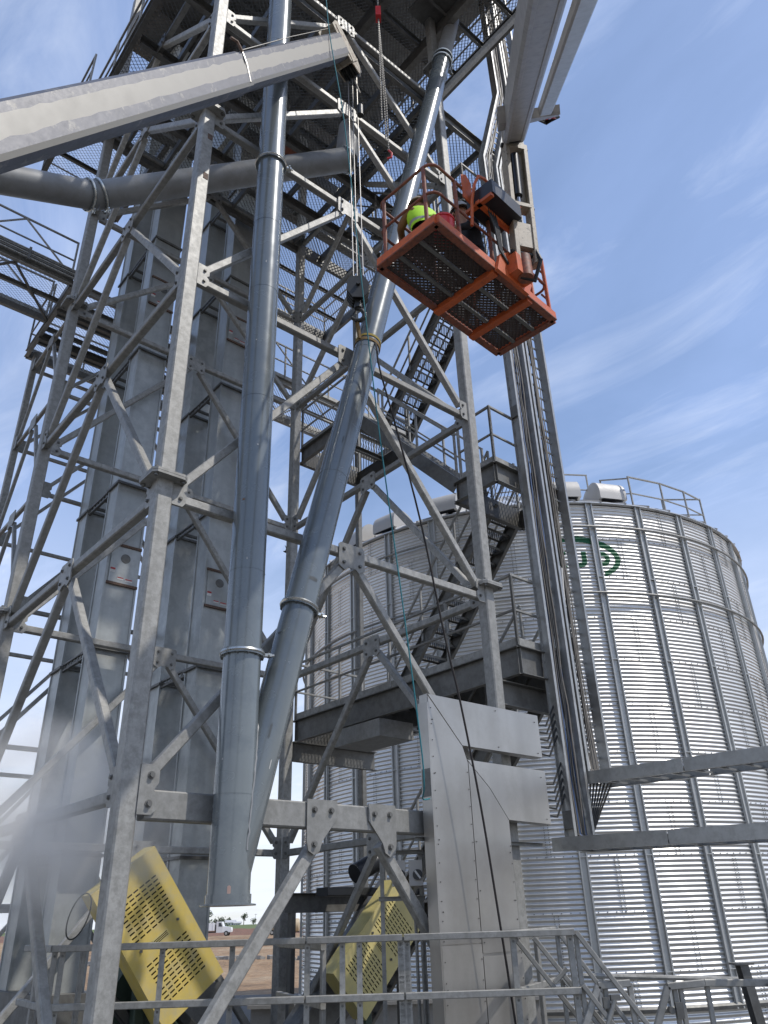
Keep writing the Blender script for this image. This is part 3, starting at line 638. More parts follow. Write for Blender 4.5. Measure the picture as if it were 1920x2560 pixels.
rf = MB(); n = 96
rf.v = [tuple(bp(i * 360 / n, BR + .10, ZT - .03 + (.0 if i % 3 else .035))) for i in range(n)] + [tuple(bp(i * 360 / n, .5, ZT + 4.0)) for i in range(n)]
rf.f = [(i, (i + 1) % n, n + (i + 1) % n, n + i) for i in range(n)]; rf.m = [0] * n
roof = rf.build('roof', ROOFM, bin_, False)
MB().lathe([(BR + .02, ZT - .06), (BR + .12, ZT - .05), (BR + .12, ZT - .02), (BR + .02, ZT - .0)], BC, EZ, 96).build('eave', ROOFM, bin_, False)
for i in range(64):
    phi = 3.2 + i * 5.625
    a, b = bp(phi, BR + .13, ZT - .02), bp(phi, .6, ZT + 4.02); MB().hss(a, b, .05, .07, EZ, 0).build('roof_rib', ROOFM, roof, False)
def hood(phi, label):
    o = bp(phi, BR - .75, ZT + .46); ax = bp(phi, 1, 0) - bp(phi, 0, 0); ax.normalize(); ty = EZ.cross(ax)
    r = thing('roof_vent', label, 'vent', o, 'gooseneck vents along the bin eave')
    # half-round hood: side profile is a quarter-round arch, open end turned down over the eave
    prof = [(-.55, -.32)] + [(-.55 + .62 * (1 - math.cos(t)) , .06 + .42 * math.sin(t)) for t in [i * math.pi / 20 for i in range(11)]] + [(.07 + .42 * math.sin(t), .06 + .42 * math.cos(t) ) for t in [i * math.pi / 16 for i in range(1, 9)]] + [(.49, -.10), (.05, -.10), (-.02, -.32)]
    mb = MB(); mb.prism([o + ax * x + EZ * z * 1.15 - ty * .42 for x, z in prof], [o + ax * x + EZ * z * 1.15 + ty * .42 for x, z in prof], True); mb.build('hood', VENT, r, 30)
    MB().box(o + ax * .28 - EZ * .115, (.38, .68, .02), (ax, ty, EZ)).build('mesh_opening', BLACK, r, False)
    MB().box(o - ax * .27 - EZ * .42, (.62, .80, .22), (ax, ty, EZ)).build('neck', VENT, r, False)
for phi, t in ((25.2, 'largest gooseneck roof vent, right of the cable trays'), (14.0, 'gooseneck roof vent half hidden by the cable trays'), (-30.6, 'gooseneck roof vent on the left side of the bin roof beside the teal rope'), (-41.5, 'leftmost gooseneck roof vent, partly behind the tower brace'), (-14.3, 'gooseneck roof vent showing behind the right tower leg')): hood(phi, t)
rr = thing('roof_rail', 'galvanized guard rail on the bin roof edge at far right', 'guard rail', bp(30, BR, ZT))
pts = [bp(p_, BR - .9, ZT + .45) for p_ in (-2, 6, 14, 22)]; rail(rr, pts, 1.0, 1.1, .04, False)
pts = [bp(p_, BR - .12, ZT - .02) for p_ in (29, 38, 46, 53)]; rail(rr, pts, 1.07, 1.0, .045, True)
rail(rr, [bp(53, BR - .12, ZT), bp(53, BR - 1.3, ZT + .5)], 1.07, 1.0, .045, False)
rail(rr, [bp(29, BR - .12, ZT), bp(27, BR - 1.1, ZT + .45)], 1.0, 1.0, .04, False)
# painted oval mark with lettering, following the corrugations
def inside(x, z):
    if x < -.82: return False
    if ((x / 1.31) ** 2 + (z / .66) ** 2 < 1) and not (((x + .02) / 1.18) ** 2 + ((z + .02) / .50) ** 2 < 1): return z > -.1 or (x > .8 and z > -.52)
    def U(cx):
        dx = abs(x - cx)
        if dx > .20 or z > .20 or z < -.27: return False
        if z > -.07: return dx > .07
        rr_ = math.hypot(dx, (z + .07) * 1.0); return rr_ < .20 and (rr_ > .07)
    def Pl(cx):
        dx = x - cx
        if -.20 < dx < -.07 and -.60 < z < .20: return True
        rr_ = math.hypot(dx * 1.0, z + .01); return .08 < rr_ < .21
    def K(cx):
        dx = x - cx
        if -.22 < dx < -.07 and -.27 < z < .36: return True
        if 0 <= dx + .08 < .32: return abs(abs(z + .04) - (dx + .08) * .8) < .085 and -.27 < z < .20
        return False
    def Sx(cx):
        dx = x - cx
        if abs(dx) > .21 or z > .20 or z < -.27: return False
        return z > .10 or z < -.17 or abs(z + .035) < .05 or (dx < -.09 and z > -.03) or (dx > .09 and z < -.03)
    return U(.17) or Pl(.80) or K(-.42) or U(-.98)
lg = MB(); stp = .012; dz = PITCH / 8
for j in range(int(1.36 / dz)):
    zc = -.68 + j * dz; i = -1.86
    while i < 1.86:
        if inside(i, zc + dz / 2):
            e = i
            while e < i + .12 and inside(e, zc + dz / 2): e += stp
            q = []
            for x, z in ((i, zc), (e, zc), (e, zc + dz), (i, zc + dz)):
                zz_ = 10.20 + z; r = BR + AMP * math.cos(2 * math.pi * (zz_ - Z0) / PITCH) + .004
                q.append(bp(12.5 + math.degrees(x / BR), r, zz_))
            lg.add(q, [(0, 1, 2, 3)]); i = e
        else: i += stp
lg.build('painted_logo', GREENL, bin_, False)

# ------------------------------------------------------------------ cable trays and trough
def rungs(root, pts, span, sp, ax, mb_r=.014):
    L0 = 0
    for a, b in zip(pts[:-1], pts[1:]):
        n = int((b - a).length / sp)
        for i in range(n):
            c = a + (b - a) * ((i + .5) / n); MB().hss(c, c + span, .03, .018, ax, 0).build('rung', ALU, root, False)
RP = [(-.025, -.08), (.025, -.08), (.025, -.07), (-.012, -.07), (-.012, .07), (.025, .07), (.025, .08), (-.025, .08)]
def ladder_v(label, P0, P1, zb, jog, out):
    r = thing('cable_tray', label, 'cable tray', W(P0, -.28, zb))
    path = [(0, zb), (0, 15.75), (jog, 18.65), (jog, 24)]
    for pp, s_ in ((P0, 1), (P1, -1)):
        for (j0, z0), (j1, z1) in zip(path[:-1], path[1:]):
            prof = [(x * s_, y) for x, y in RP]
            MB().shape(W(pp + j0, -.28, z0), W(pp + j1, -.28, z1), prof, QV).build('side_rail', ALU, r, False)
    for (j0, z0), (j1, z1) in zip(path[:-1], path[1:]):
        n = int((z1 - z0) / .229)
        for i in range(n):
            t = (i + .5) / n; j = j0 + (j1 - j0) * t; z = z0 + (z1 - z0) * t
            MB().hss(W(P0 + j, -.22, z), W(P1 + j, -.22, z), .02, .03, EZ, 0).build('rung', ALU, r, False)
    for z in (zb + .3, 9.35, 12.4):
        for pp, s_ in ((P0, -1), (P1, 1)): MB().box(W(pp + s_ * .018, -.28, z), (.012, .14, .22), PQZ).build('splice_plate', GALVD, r, False)
    return r
tr1 = ladder_v('left vertical ladder cable tray with blue cable, under the lift basket', 5.88, 6.27, 2.62, .85, 0)
tr2 = ladder_v('right vertical ladder cable tray packed with dusty cables', 6.37, 6.89, 3.45, .85, 0)
def ladder_h(label, P0, P1, z, Qa, Qb, slope):
    r = thing('cable_tray', label, 'cable tray', W(P0, Qa, z))
    for pp, s_ in ((P0, 1), (P1, -1)):
        for q0, q1 in ((Qa, -1.75), (-1.77, -5.5), (-5.52, Qb)):
            MB().shape(W(pp, q0, z + slope * (Qa - q0)), W(pp, q1, z + slope * (Qa - q1)), [(x * -s_, y) for x, y in RP]).build('side_rail', ALU, r, False)
        m = MB().box(W(pp - s_ * .017, -1.45, z + slope * (Qa + 1.45)), (.008, .55, .145), PQZ); m.build('splice_plate', GALVD, r, False)
        for k in range(6): MB().box(W(pp - s_ * .022, -1.62 + k * .07, z + slope * (Qa + 1.4) - .03), (.004, .03, .012), PQZ).build('slot', BLACK, r, False)
    n = int((Qa - Qb) / .305)
    for i in range(n):
        q = Qa - (i + .5) * (Qa - Qb) / n; MB().hss(W(P0, q, z - .06 + slope * (Qa - q)), W(P1, q, z - .06 + slope * (Qa - q)), .03, .022, EZ, 0).build('rung', ALU, r, False)
    return r
ladder_h('lower horizontal cable tray running right across the bin', 5.70, 6.27, 2.63, -.12, -11, -.03)
ladder_h('upper horizontal cable tray running right across the bin', 6.36, 6.95, 3.48, -.12, -11, -.03)
def bundle(name, label, mats, P0, P1, z0, n, r, seed, horiz=None, cat='cables'):
    rnd = random.Random(seed); root = thing(name, label, cat, W(P0, -.3, z0))
    for k in range(n):
        p_ = P0 + (P1 - P0) * (k + .5) / n; q0 = -.245 - rnd.random() * .06; pts = []
        z = z0 + rnd.random() * .15
        if horiz: pts += [W(p_ - .05 * horiz[1], -11, horiz[0] - .35), W(p_ - .05 * horiz[1], -5.5, horiz[0] - .19), W(p_ - .04 * horiz[1], -1.5, horiz[0] - .07), W(p_, -.5, horiz[0] - .02), W(p_, -.30, horiz[0] + .12)]
        while z < 23.9:
            z += .45; j = .85 * min(1, max(0, (z - 15.75) / 2.9))
            pts.append(W(p_ + j + rnd.gauss(0, .009), q0 + rnd.gauss(0, .008), z + .2))
        MB().tube(pts, r * rnd.uniform(.7, 1.25), 6).build('cable', mats[k % len(mats)], root)
    return root
bundle('cable_bundle', 'dark cables with one blue line in the left vertical tray', [CABLEK, CABLEK, CABLEG, CABLEB, CABLEK, CABLEG], 5.97, 6.2, 2.75, 11, .013, 3, (2.63, 2))
bundle('cable_bundle', 'dusty brown cables filling the right vertical tray', [CABLEG, CABLEG, CABLEK, CABLEG], 6.43, 6.70, 3.6, 14, .013, 5, (3.48, 0))
wc = MB().tube([W(6.46 + .05 * math.sin(z * .9), -.33 - .05 * math.sin(z), z) for z in [3.6 + .25 * i for i in range(13)]], .022, 8).build('white_conduit', CABLEW)
tag(wc, 'loose white cable curving through the right vertical tray', 'cable')
fan = thing('cable_drop', 'fan of black cables dropping out below the upper horizontal tray', 'cables', W(6.4, -.3, 3.4))
for k in range(8):
    a = .06 * k; MB().tube([W(6.36 + a, -.30 - .25 * a, 3.42), W(6.33 + a * .75, -.28, 3.1), W(6.27 + a * .2, -.25, 2.72)], .012, 6).build('cable', CABLEK, fan)
# stainless trough: riser with two branches toward the trays
tg = thing('cable_trough', 'brushed stainless cable trough with two branches to the vertical trays', 'cable trough', W(4, -.25))
QF, QB = -.31, -.165
def cover(name, poly, par, q=QF, th=.012, mt=STAIN):
    return MB().plate(poly, W(0, q, 0), PV, EZ, th).build(name, mt, par, False)
body = MB()
body.plate([(3.42, -.02), (4.66, -.02), (4.66, 2.86), (5.46, 2.84), (5.46, 3.49), (3.96, 3.50), (3.96, 3.67), (5.44, 3.65), (5.44, 4.20), (3.42, 4.20)], W(0, (QF + QB) / 2, 0), PV, EZ, QB - QF - .014); body.build('trough_body', STAIN, tg, False)
# cover sheets, each lapped over its neighbour with a dark mitre line
cover('cover_sheet', [(3.425, 4.195), (3.955, 3.655), (5.44, 3.655), (5.44, 4.195)], tg)
cover('cover_sheet', [(3.425, 1.60), (4.02, 1.60), (4.02, 3.46), (3.95, 3.64), (3.425, 4.17)], tg, QF - .002)
cover('cover_sheet', [(4.03, 1.50), (4.655, 1.50), (4.655, 2.855), (4.36, 3.20), (4.03, 3.47)], tg, QF - .004)
cover('cover_sheet', [(4.02, 3.495), (4.372, 3.205), (4.665, 2.86), (5.455, 2.845), (5.455, 3.485)], tg, QF - .001)
cover('cover_sheet', [(3.425, -.02), (4.02, -.02), (4.02, 1.59), (3.425, 1.59)], tg, QF - .004)
cover('cover_sheet', [(4.03, -.02), (4.655, -.02), (4.655, 1.47), (4.34, 1.455), (4.03, 1.47)], tg, QF - .006)
MB().box(W(3.415, (QF + QB) / 2, 2.05), (.02, .16, 4.1), PQZ).build('side_cover', STAIN, tg, False)
MB().box(W(3.404, (QF + QB) / 2, 3.2), (.006, .13, .30), PQZ).build('side_patch', GALVD, tg, False)
MB().box(W(5.46, -.24, 3.93), (.01, .11, .5), PQZ).build('branch_opening', BLACK, tg, False); MB().box(W(5.475, -.24, 3.17), (.01, .11, .58), PQZ).build('branch_opening', BLACK, tg, False)
for z in (.5, 1.2, 1.9, 2.6, 3.3, 3.9): bolt(W(3.47, QF - .012, z), -QV, tg, .3)
for z in (1.5, 2.0, 2.5): bolt(W(4.62, QF - .014, z), -QV, tg, .3); bolt(W(4.06, QF - .014, z + .1), -QV, tg, .3)
for P_, z in ((5.36, 4.1), (5.36, 3.7), (4.6, 4.15), (4.6, 3.7), (5.36, 3.4), (5.38, 2.9)): bolt(W(P_, QF - .01, z), -QV, tg, .3)
for k in range(22):
    bolt(W(3.455, QF - .012, .15 + k * .185), -QV, tg, .26)
    if k < 14: bolt(W(4.635, QF - .014, .1 + k * .19), -QV, tg, .26)
    if k < 18: bolt(W(4.0, QF - .014, .12 + k * .19), -QV, tg, .26)
for z in (3.93, 3.17):
    for k in range(5): MB().tube([W(5.4, -.24, z - .2 + .09 * k), W(5.7, -.24, z - .22 + .1 * k), W(5.92, -.26, z + .1 + .1 * k)], .013, 6).build('cable_end', CABLEK, tg)
MB().shape(W(3.3, -.13, 2.62), W(5.5, -.13, 2.62), CHAN(.041, .041, .003)).build('strut_channel', GALV, tg, False)

# ------------------------------------------------------------------ crane
TIP = V((-.56, 8.22, 15.55)); CD_ = (V((-3.04, 4.06, 7.55)) - TIP).normalized()
cr = thing('crane_boom', 'cream telescopic crane boom with greasy edges reaching in from the left', 'crane', TIP + CD_ * 13)
cs_ = CD_.cross(EZ).normalized()      # horizontal, toward or away from the camera
if cs_.dot(-TIP) < 0: cs_ = -cs_
cu = cs_.cross(CD_); cu = cu if cu.z > 0 else -cu
def boom_sec(name, t0, t1, h, wd, root):
    # profile from top of the visible side downwards and round; strips carry paint or worn grease
    pr = [(wd * .38, h * .5), (wd * .5, h * .42), (wd * .5, h * .25), (wd * .5, -h * .13), (wd * .5, -h * .34), (wd * .44, -h * .44), (wd * .2, -h * .5), (-wd * .2, -h * .5), (-wd * .5, -h * .40), (-wd * .5, h * .42), (-wd * .38, h * .5)]
    mt = [1, 1, 0, 1, 0, 1, 1, 1, 0, 1, 1]
    mb = MB(); a, b = TIP + CD_ * t0, TIP + CD_ * t1; n = len(pr); k = 60
    vs = []
    for i in range(k + 1):
        c = a + (b - a) * (i / k)
        for j, (x, y) in enumerate(pr):
            wob = random.gauss(0, .006) if j in (2, 3) else 0
            vs.append(c + cs_ * x + cu * (y + wob))
    mb.add(vs, [])
    for i in range(k):
        for j in range(n): mb.f.append((i * n + j, i * n + (j + 1) % n, (i + 1) * n + (j + 1) % n, (i + 1) * n + j)); mb.m.append(mt[j])
    mb.f += [tuple(range(n))[::-1], tuple(k * n + j for j in range(n))]; mb.m += [1, 1]
    return mb.build(name, [BEIGE, GREASE], root, False)
boom_sec('boom_section', .0, 4.55, .435, .34, cr); boom_sec('boom_section', 4.5, 13.2, .47, .37, cr)
# rope guide rod and wire along the top
MB().tube([TIP + CD_ * 4.6 + cs_ * .18 - cu * .17, TIP + CD_ * 4.45 + cs_ * .19 + cu * .05, TIP + CD_ * 4.35 + cs_ * .17 + cu * .20], .012, 6).build('guide_wire', WIRE, cr)
MB().tube([TIP + CD_ * 4.35 + cs_ * .17 + cu * .20, TIP + CD_ * 4.32 + cs_ * .16 + cu * .33, TIP + CD_ * 4.40 + cs_ * .14 + cu * .40], .022, 6).build('guide_horn', RUST, cr)
MB().tube([TIP + CD_ * -.2 + cu * .34, TIP + CD_ * 2.2 + cu * .29 + cs_ * .1, TIP + CD_ * 4.3 + cu * .235 + cs_ * .12], .008, 6).build('winch_wire', STEELD, cr)
hd = MB()
for s_ in (-1, 1):
    o = TIP + cs_ * (.15 * s_)
    hd.plate([(.12, .36), (-.10, .40), (-.22, .30), (-.30, -.30), (-.22, -.52), (-.06, -.52), (.06, -.30), (.12, -.10)], o, CD_, cu, .02)
hd.box(TIP - CD_ * .02 + cu * .02, (.05, .34, .62), (CD_, cs_, cu)); hd.box(TIP - CD_ * .16 + cu * .36, (.14, .30, .05), (CD_, cs_, cu))
hd.box(TIP - CD_ * .10 - cu * .30, (.30, .36, .03), (CD_, cs_, cu))
hd.build('boom_head', mat('rust_streaked_cream', (.45, .40, .31), .55, 0, .2, 8, 0, (.16, .08, .04), .9, .05, 20, edge=(.52, .60)), cr, False)
for k in (-.09, 0, .09):
    MB().lathe([(.02, -.025), (.17, -.025), (.14, 0), (.17, .025), (.02, .025)], TIP - CD_ * .14 - cu * .40 + cs_ * k, cs_, 24).build('sheave', STEELD, cr)
HK = W(2.38, -.42, 0)
for k, (dx, dy) in enumerate(((-.10, 0), (.03, .04), (.11, -.02))):
    top = TIP - CD_ * .16 - cu * .46 + cs_ * (.09 * (k - 1)); bot = HK + EZ * 10.02 + PV * dx * .8 + QV * dy
    MB().tube([top, (top + bot) / 2 + V((.0, .0, 0)), bot], .0085, 6).build('wire_rope', WIRE, cr)
dw = W(2.50, -.42, 14.0)
MB().tube([TIP - CD_ * .16 - cu * .5, dw + EZ * .5], .016, 6).build('dead_end_chain', CHAIN, cr)
MB().cyl(dw - EZ * .10, dw + EZ * .14, .055, 14).build('anti_two_block_weight', STEELD, cr)
bk = thing('hook_block', 'greasy black crane hook block with hook, hanging beside the slanted spout', 'hook block', HK + EZ * 9.35)
ax1 = (PV * .8 - QV * .6).normalized(); ax2 = EZ.cross(ax1)   # plates face ax2
for k in (-.10, -.045, .01, .065, .115):
    MB().plate([(-.12, .17), (.08, .19), (.15, .06), (.15, -.10), (.06, -.22), (-.08, -.22), (-.16, -.08), (-.16, .08)], HK + EZ * 9.86 + ax2 * k, ax1, EZ, .022).build('cheek_plate', STEELD, bk, False)
for k in (-.07, -.015, .04, .09): MB().lathe([(.02, -.018), (.16, -.018), (.13, 0), (.16, .018), (.02, .018)], HK + EZ * 9.90 + ax2 * k, ax2, 22).build('sheave', BLACK, bk)
MB().cyl(HK + EZ * 9.88 - ax2 * .15, HK + EZ * 9.88 + ax2 * .16, .03, 10).build('pin', STEELD, bk)
MB().lathe([(.01, 0), (.055, 0), (.06, .05), (.045, .10), (.045, .2)], HK + EZ * 9.52, EZ, 14).build('swivel', STEELD, bk)
hkp = [(0, .16), (.0, .12), (.05, .09), (.085, .03), (.08, -.05), (.03, -.10), (-.04, -.10), (-.09, -.06), (-.10, -.01)]
MB().tube([HK + EZ * 9.40 + ax1 * x + EZ * z for x, z in hkp], [.028, .028, .03, .034, .036, .034, .03, .024, .012], 10).build('hook', STEELD, bk)
MB().tube([HK + EZ * 9.40 + ax1 * x + EZ * z for x, z in ((-.02, .10), (-.06, .04), (-.085, -.02))], .009, 6).build('safety_latch', STEELD, bk)
# sling
slz = 9.04; tS = (slz - 2.20) / d2.z; sc_ = pa + d2 * tS
sl = thing('lifting_sling', 'tan and yellow web sling choked round the slanted spout', 'sling', sc_)
MB().lathe([(.179, -.05), (.188, -.05), (.188, .0), (.179, .0)], sc_, d2, 40).build('wrap', SLING, sl)
MB().lathe([(.179, .005), (.187, .005), (.187, .05), (.179, .05)], sc_ + d2 * .02, (d2 + QV * .12).normalized(), 40).build('wrap', SLINGY, sl)
e0 = HK + EZ * 9.30 - ax1 * .01; e1 = sc_ - PV * .185 - QV * .06 + EZ * .02
MB().hss(e0, e1, .045, .016, QV, 0).build('strap', SLING, sl, False); MB().hss(e0 + QV * .03, e1 + QV * .02, .04, .014, QV, 0).build('strap', SLING, sl, False)
# ropes
def rope(name, label, pts, r, m, sub=5, twist=False):
    P_ = [V(p_) for p_ in pts]; out = []
    for i in range(len(P_) - 1):
        p0, p1, p2, p3 = P_[max(i - 1, 0)], P_[i], P_[i + 1], P_[min(i + 2, len(P_) - 1)]
        for k in range(sub):
            t = k / sub; out.append(.5 * ((2 * p1) + (p2 - p0) * t + (2 * p0 - 5 * p1 + 4 * p2 - p3) * t * t + (3 * p1 - p0 - 3 * p2 + p3) * t ** 3))
    out.append(P_[-1]); o = MB().tube(out, r, 6).build(name, m)
    return tag(o, label, 'rope')
rope('tag_line', 'thin teal tag line hanging from the tower top to the cable trough', [W(1.7, -.62, 19.9), W(1.62, -.62, 15.96), W(1.99, -.62, 13.1), W(2.25, -.62, 10.22), W(2.35, -.62, 9.15), W(2.54, -.62, 7.26), W(2.8, -.62, 5.14), W(3.0, -.6, 3.56), W(3.06, -.56, 3.11), W(3.2, -.38, 3.0), W(3.38, -.3, 3.02)], .0085, ROPET)
rope('tag_rope', 'dark twisted rope hanging from the sling down past the cable trough', [W(2.66, -.44, 9.06), W(2.58, -.56, 8.8), W(2.61, -.58, 8.44), W(2.83, -.58, 7.71), W(3.21, -.58, 6.33), W(3.52, -.58, 4.8), W(3.69, -.58, 4.1), W(3.89, -.58, 3.0), W(4.02, -.58, 2.0), W(4.15, -.58, .87), W(4.2, -.6, .02)], .0125, ROPED)
# chain hoist
ch = thing('chain_hoist', 'red chain hoist with hanging load chains under the upper deck', 'chain hoist', W(2.85, -.6, 14))
lkm = MB(); lkm.tube([(.011 * math.cos(a) * 1.0, 0, .022 * math.sin(a)) for a in [i * math.pi / 5 for i in range(10)]], .0055, 4, True); LINK = lkm.mesh('chain_link', CHAIN, True)
HP = W(2.85, -.6, 0)
MB().box(HP + EZ * 17.0, (.10, .16, .28)).build('hoist_body', RED, ch, False); MB().cyl(HP + EZ * 17.1, HP + EZ * 19.7, .015, 8).build('hanger', CHAIN, ch)
for k, (dx, zb) in enumerate(((-.02, 13.9), (.05, 13.4), (.10, 13.2))):
    mb = MB(); z = 16.9; i = 0
    while z > zb:
        x = dx * min(1, (16.9 - z) / 2.5); a = i % 2 * math.pi / 2; c = HP + PV * x + EZ * z
        u_ = V((math.cos(a), math.sin(a), 0)); mb.tube([c + u_ * .012 * math.cos(t) + EZ * .024 * math.sin(t) for t in [j * math.pi / 3 for j in range(6)]], .006, 4, True); z -= .034; i += 1
    mb.build('load_chain', CHAIN, ch)
MB().tube([HP + PV * .1 + EZ * z + V((x, 0, 0)) for x, z in ((0, 13.2), (.05, 13.12), (.04, 13.02), (-.03, 13.0))], .018, 6).build('load_hook', RED, ch)

# ------------------------------------------------------------------ boom lift
bx_, by_ = V((.698, .716, 0)).normalized(), V((.716, -.698, 0)).normalized()
BO = V((1.24, 7.66, 9.09))
def B(x, y, z): return BO + bx_ * x + by_ * y + EZ * z
BXZ = (bx_, by_, EZ)
bl = thing('boom_lift', 'boom lift with cream boom and orange work basket held up beside the spout', 'boom lift', B(.5, .6, 0))
bk_ = MB()
LX, LY = 1.22, .48
fr = [(-LX, -LY), (-LX, LY), (LX, LY), (LX, -LY)]
floor = zigzag(-LX + .05, LX - .05, -LY + .05, LY - .05, .035, 'P', .075, .016, .0135, fn=B, drop=.012).build('basket_floor', FLOORM, bl, False); tag(floor, kind='stuff')
for i in range(4):
    a, b = fr[i], fr[(i + 1) % 4]; d_ = V((b[0] - a[0], b[1] - a[1], 0)).normalized()
    MB().hss(B(*a, .06), B(*b, .06), .09, .15, EZ, .1).build('floor_frame', ORANGE, bl, False)
    MB().hss(B(a[0] + d_.y * 0, a[1], .0), B(b[0], b[1], .0), .10, .03, EZ, .2).build('frame_lip', ORANGED, bl, False)
for x in (-.12, .62): MB().hss(B(x, -LY - .03, -.015), B(x, LY + .02, -.015), .11, .09, EZ, .1).build('cross_member', ORANGE, bl, False)
for y in (-.17, .17): MB().hss(B(-LX + .05, y, .005), B(LX - .05, y, .005), .05, .03, EZ, 0).build('floor_rib', GALVD, bl, False)
def rrail(z, x0, x1, y0, y1, cr=.14, openings=()):
    pts = []
    for cx, cy, a0 in ((x1 - cr, y1 - cr, 0), (x0 + cr, y1 - cr, 90), (x0 + cr, y0 + cr, 180), (x1 - cr, y0 + cr, 270)):
        for k in range(5): a = R(a0 + k * 22.5); pts.append(B(cx + cr * math.cos(a), cy + cr * math.sin(a), z))
    return pts
MB().tube(rrail(1.12, -LX, LX, -LY, LY), .021, 8, True).build('top_rail', ORANGED, bl)
MB().tube(rrail(.62, -LX, LX, -LY, LY), .019, 8, True).build('mid_rail', ORANGED, bl)
for x, y in ((-LX, -.36), (-LX, .34), (-.78, LY), (-.12, LY), (.75, LY), (1.15, LY), (LX, .0), (LX, -.36), (.75, -LY), (-.1, -LY), (-.8, -LY)):
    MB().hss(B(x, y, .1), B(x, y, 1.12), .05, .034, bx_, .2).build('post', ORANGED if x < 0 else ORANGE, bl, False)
for z in (.45, .95): MB().tube([B(LX, .36, z - .12), B(LX + .12, .36, z - .12), B(LX + .15, .36, z), B(LX + .12, .36, z + .12), B(LX, .36, z + .12)], .016, 8).build('gate_loop', ORANGED, bl)
# console on the boom side
MB().box(B(-.14, .62, 1.02), (.62, .42, .24), BXZ).build('control_console', BLACK, bl, False)
MB().box(B(-.14, .60, .87), (.70, .06, .05), BXZ).build('console_bracket', ORANGE, bl, False); MB().box(B(-.44, .60, .87), (.06, .42, .05), BXZ).build('console_bracket', ORANGE, bl, False)
MB().tube([B(-.52, .5, .5), B(-.54, .56, .9), B(-.50, .6, 1.2), B(-.42, .62, 1.40), B(-.28, .62, 1.46), B(-.1, .62, 1.44), B(.12, .62, 1.34)], .021, 8).build('console_guard', ORANGE, bl)
MB().plate([(-.12, -.22), (.05, -.25), (.08, .18), (-.02, .28), (-.12, .2)], B(-.52, .50, 1.15), bx_, EZ, .014).build('guard_plate', ORANGE, bl, False)
for k in range(4): MB().tube([B(-.3 + .05 * k, .62, .9), B(-.22 + .03 * k, .64, .6), B(-.12 + .02 * k, .6, .3), B(.1, .6, .12)], .013, 6).build('control_cable', CABLEK, bl)
# rotator and jib mount
MB().plate([(-.05, -.12), (.62, -.12), (.72, .10), (.42, .40), (.28, .40), (.05, .2)], B(-.14, .56, .05), bx_, EZ, .05).build('mount_plate', ORANGE, bl, False)
MB().box(B(.22, .62, .14), (.34, .22, .30), BXZ).build('rotator_housing', ORANGE, bl, False); MB().cyl(B(.26, .70, -.02), B(.26, .70, .34), .10, 20).build('rotator', ORANGED, bl)
JB = V((1.96, 7.36, 9.45)); JT = V((2.02, 7.28, 11.52)); jd = (JT - JB).normalized(); js = V((.955, .297, 0)).normalized(); jn = js.cross(jd)
jf = jn if jn.dot(V((0, 0, CAMZ)) - JB) > 0 else -jn
for s_ in (-1, 1): MB().hss(JB + js * .135 * s_ - jd * .12, JT + js * .14 * s_, .065, .15, jn, .12).build('jib_arm', LIFTY, bl, False)
MB().box(JB + (JT - JB) * .16, (.20, .12, .42), (js, jn, jd)).build('jib_knuckle', LIFTY, bl, False)
MB().box(JB + (JT - JB) * .42, (.26, .16, .06), (js, jn, jd)).build('jib_crossbar', LIFTY, bl, False); MB().box(JB + (JT - JB) * .98, (.24, .16, .12), (js, jn, jd)).build('jib_crossbar', LIFTY, bl, False)
MB().box(JB + (JT - JB) * .70 + js * .065 - jf * .03, (.10, .05, 1.0), (js, jn, jd)).build('jib_link', LIFTY, bl, False)
MB().cyl(JB + (JT - JB) * .50 - js * .04 + jf * .05, JB + (JT - JB) * .88 - js * .04 + jf * .05, .058, 18).build('jib_cylinder', BLACK, bl)
MB().cyl(JB + (JT - JB) * .40 - js * .04 + jf * .05, JB + (JT - JB) * .51 - js * .04 + jf * .05, .024, 12).build('cylinder_rod', CHROME, bl)
for f_ in (.985, .43, .02):
    MB().cyl(JB + (JT - JB) * f_ - js * .20, JB + (JT - JB) * f_ + js * .20, .035, 12).build('pivot_pin', STEELD, bl)
MB().tube([JB + js * .1 + jd * .3, JB + js * .16 - jd * .1 + jn * .1, JB + js * .1 - jd * .38, JB - js * .1 - jd * .36], .028, 8).build('hose', RUBBER, bl)
BE = V((2.00, 7.10, 11.62)); BN = V((1.36, 3.45, 8.15)); bd_ = (BN - BE).normalized(); bs_ = V((.96, -.16, 0)); bs_ = (bs_ - bd_ * bs_.dot(bd_)).normalized(); bn_ = bs_.cross(bd_)
if bn_.z < 0: bn_ = -bn_
def secn(a, b, w_, h_, m_, nm):
    pr = [(-w_ / 2, -h_ / 2 + .03), (-w_ / 2 + .03, -h_ / 2), (-w_ * .28, -h_ / 2), (-w_ * .26, -h_ / 2 + .012), (w_ * .26, -h_ / 2 + .012), (w_ * .28, -h_ / 2), (w_ / 2 - .03, -h_ / 2), (w_ / 2, -h_ / 2 + .03), (w_ / 2, h_ / 2), (-w_ / 2, h_ / 2)]
    MB().prism([a + bs_ * x + bn_ * y for x, y in pr], [b + bs_ * x + bn_ * y for x, y in pr]).build(nm, m_, bl, False)
secn(BE, BE + bd_ * 5.9, .295, .34, LIFTW, 'boom_section'); secn(BE + bd_ * 5.85, BE + bd_ * 13.0, .36, .42, LIFTW, 'boom_section')
MB().box(BE + bd_ * .05 - bn_ * .05, (.18, .10, .24), (bs_, bd_, bn_)).build('boom_tip_opening', BLACK, bl, False)
MB().box(BE - bd_ * .18, (.30, .36, .14), (bs_, bd_, bn_)).build('boom_nose', LIFTY, bl, False)
MB().box(BE - bs_ * .19 + bd_ * .85 + bn_ * .02, (.10, .5, .20), (bs_, bd_, bn_)).build('side_bracket', LIFTW, bl, False)
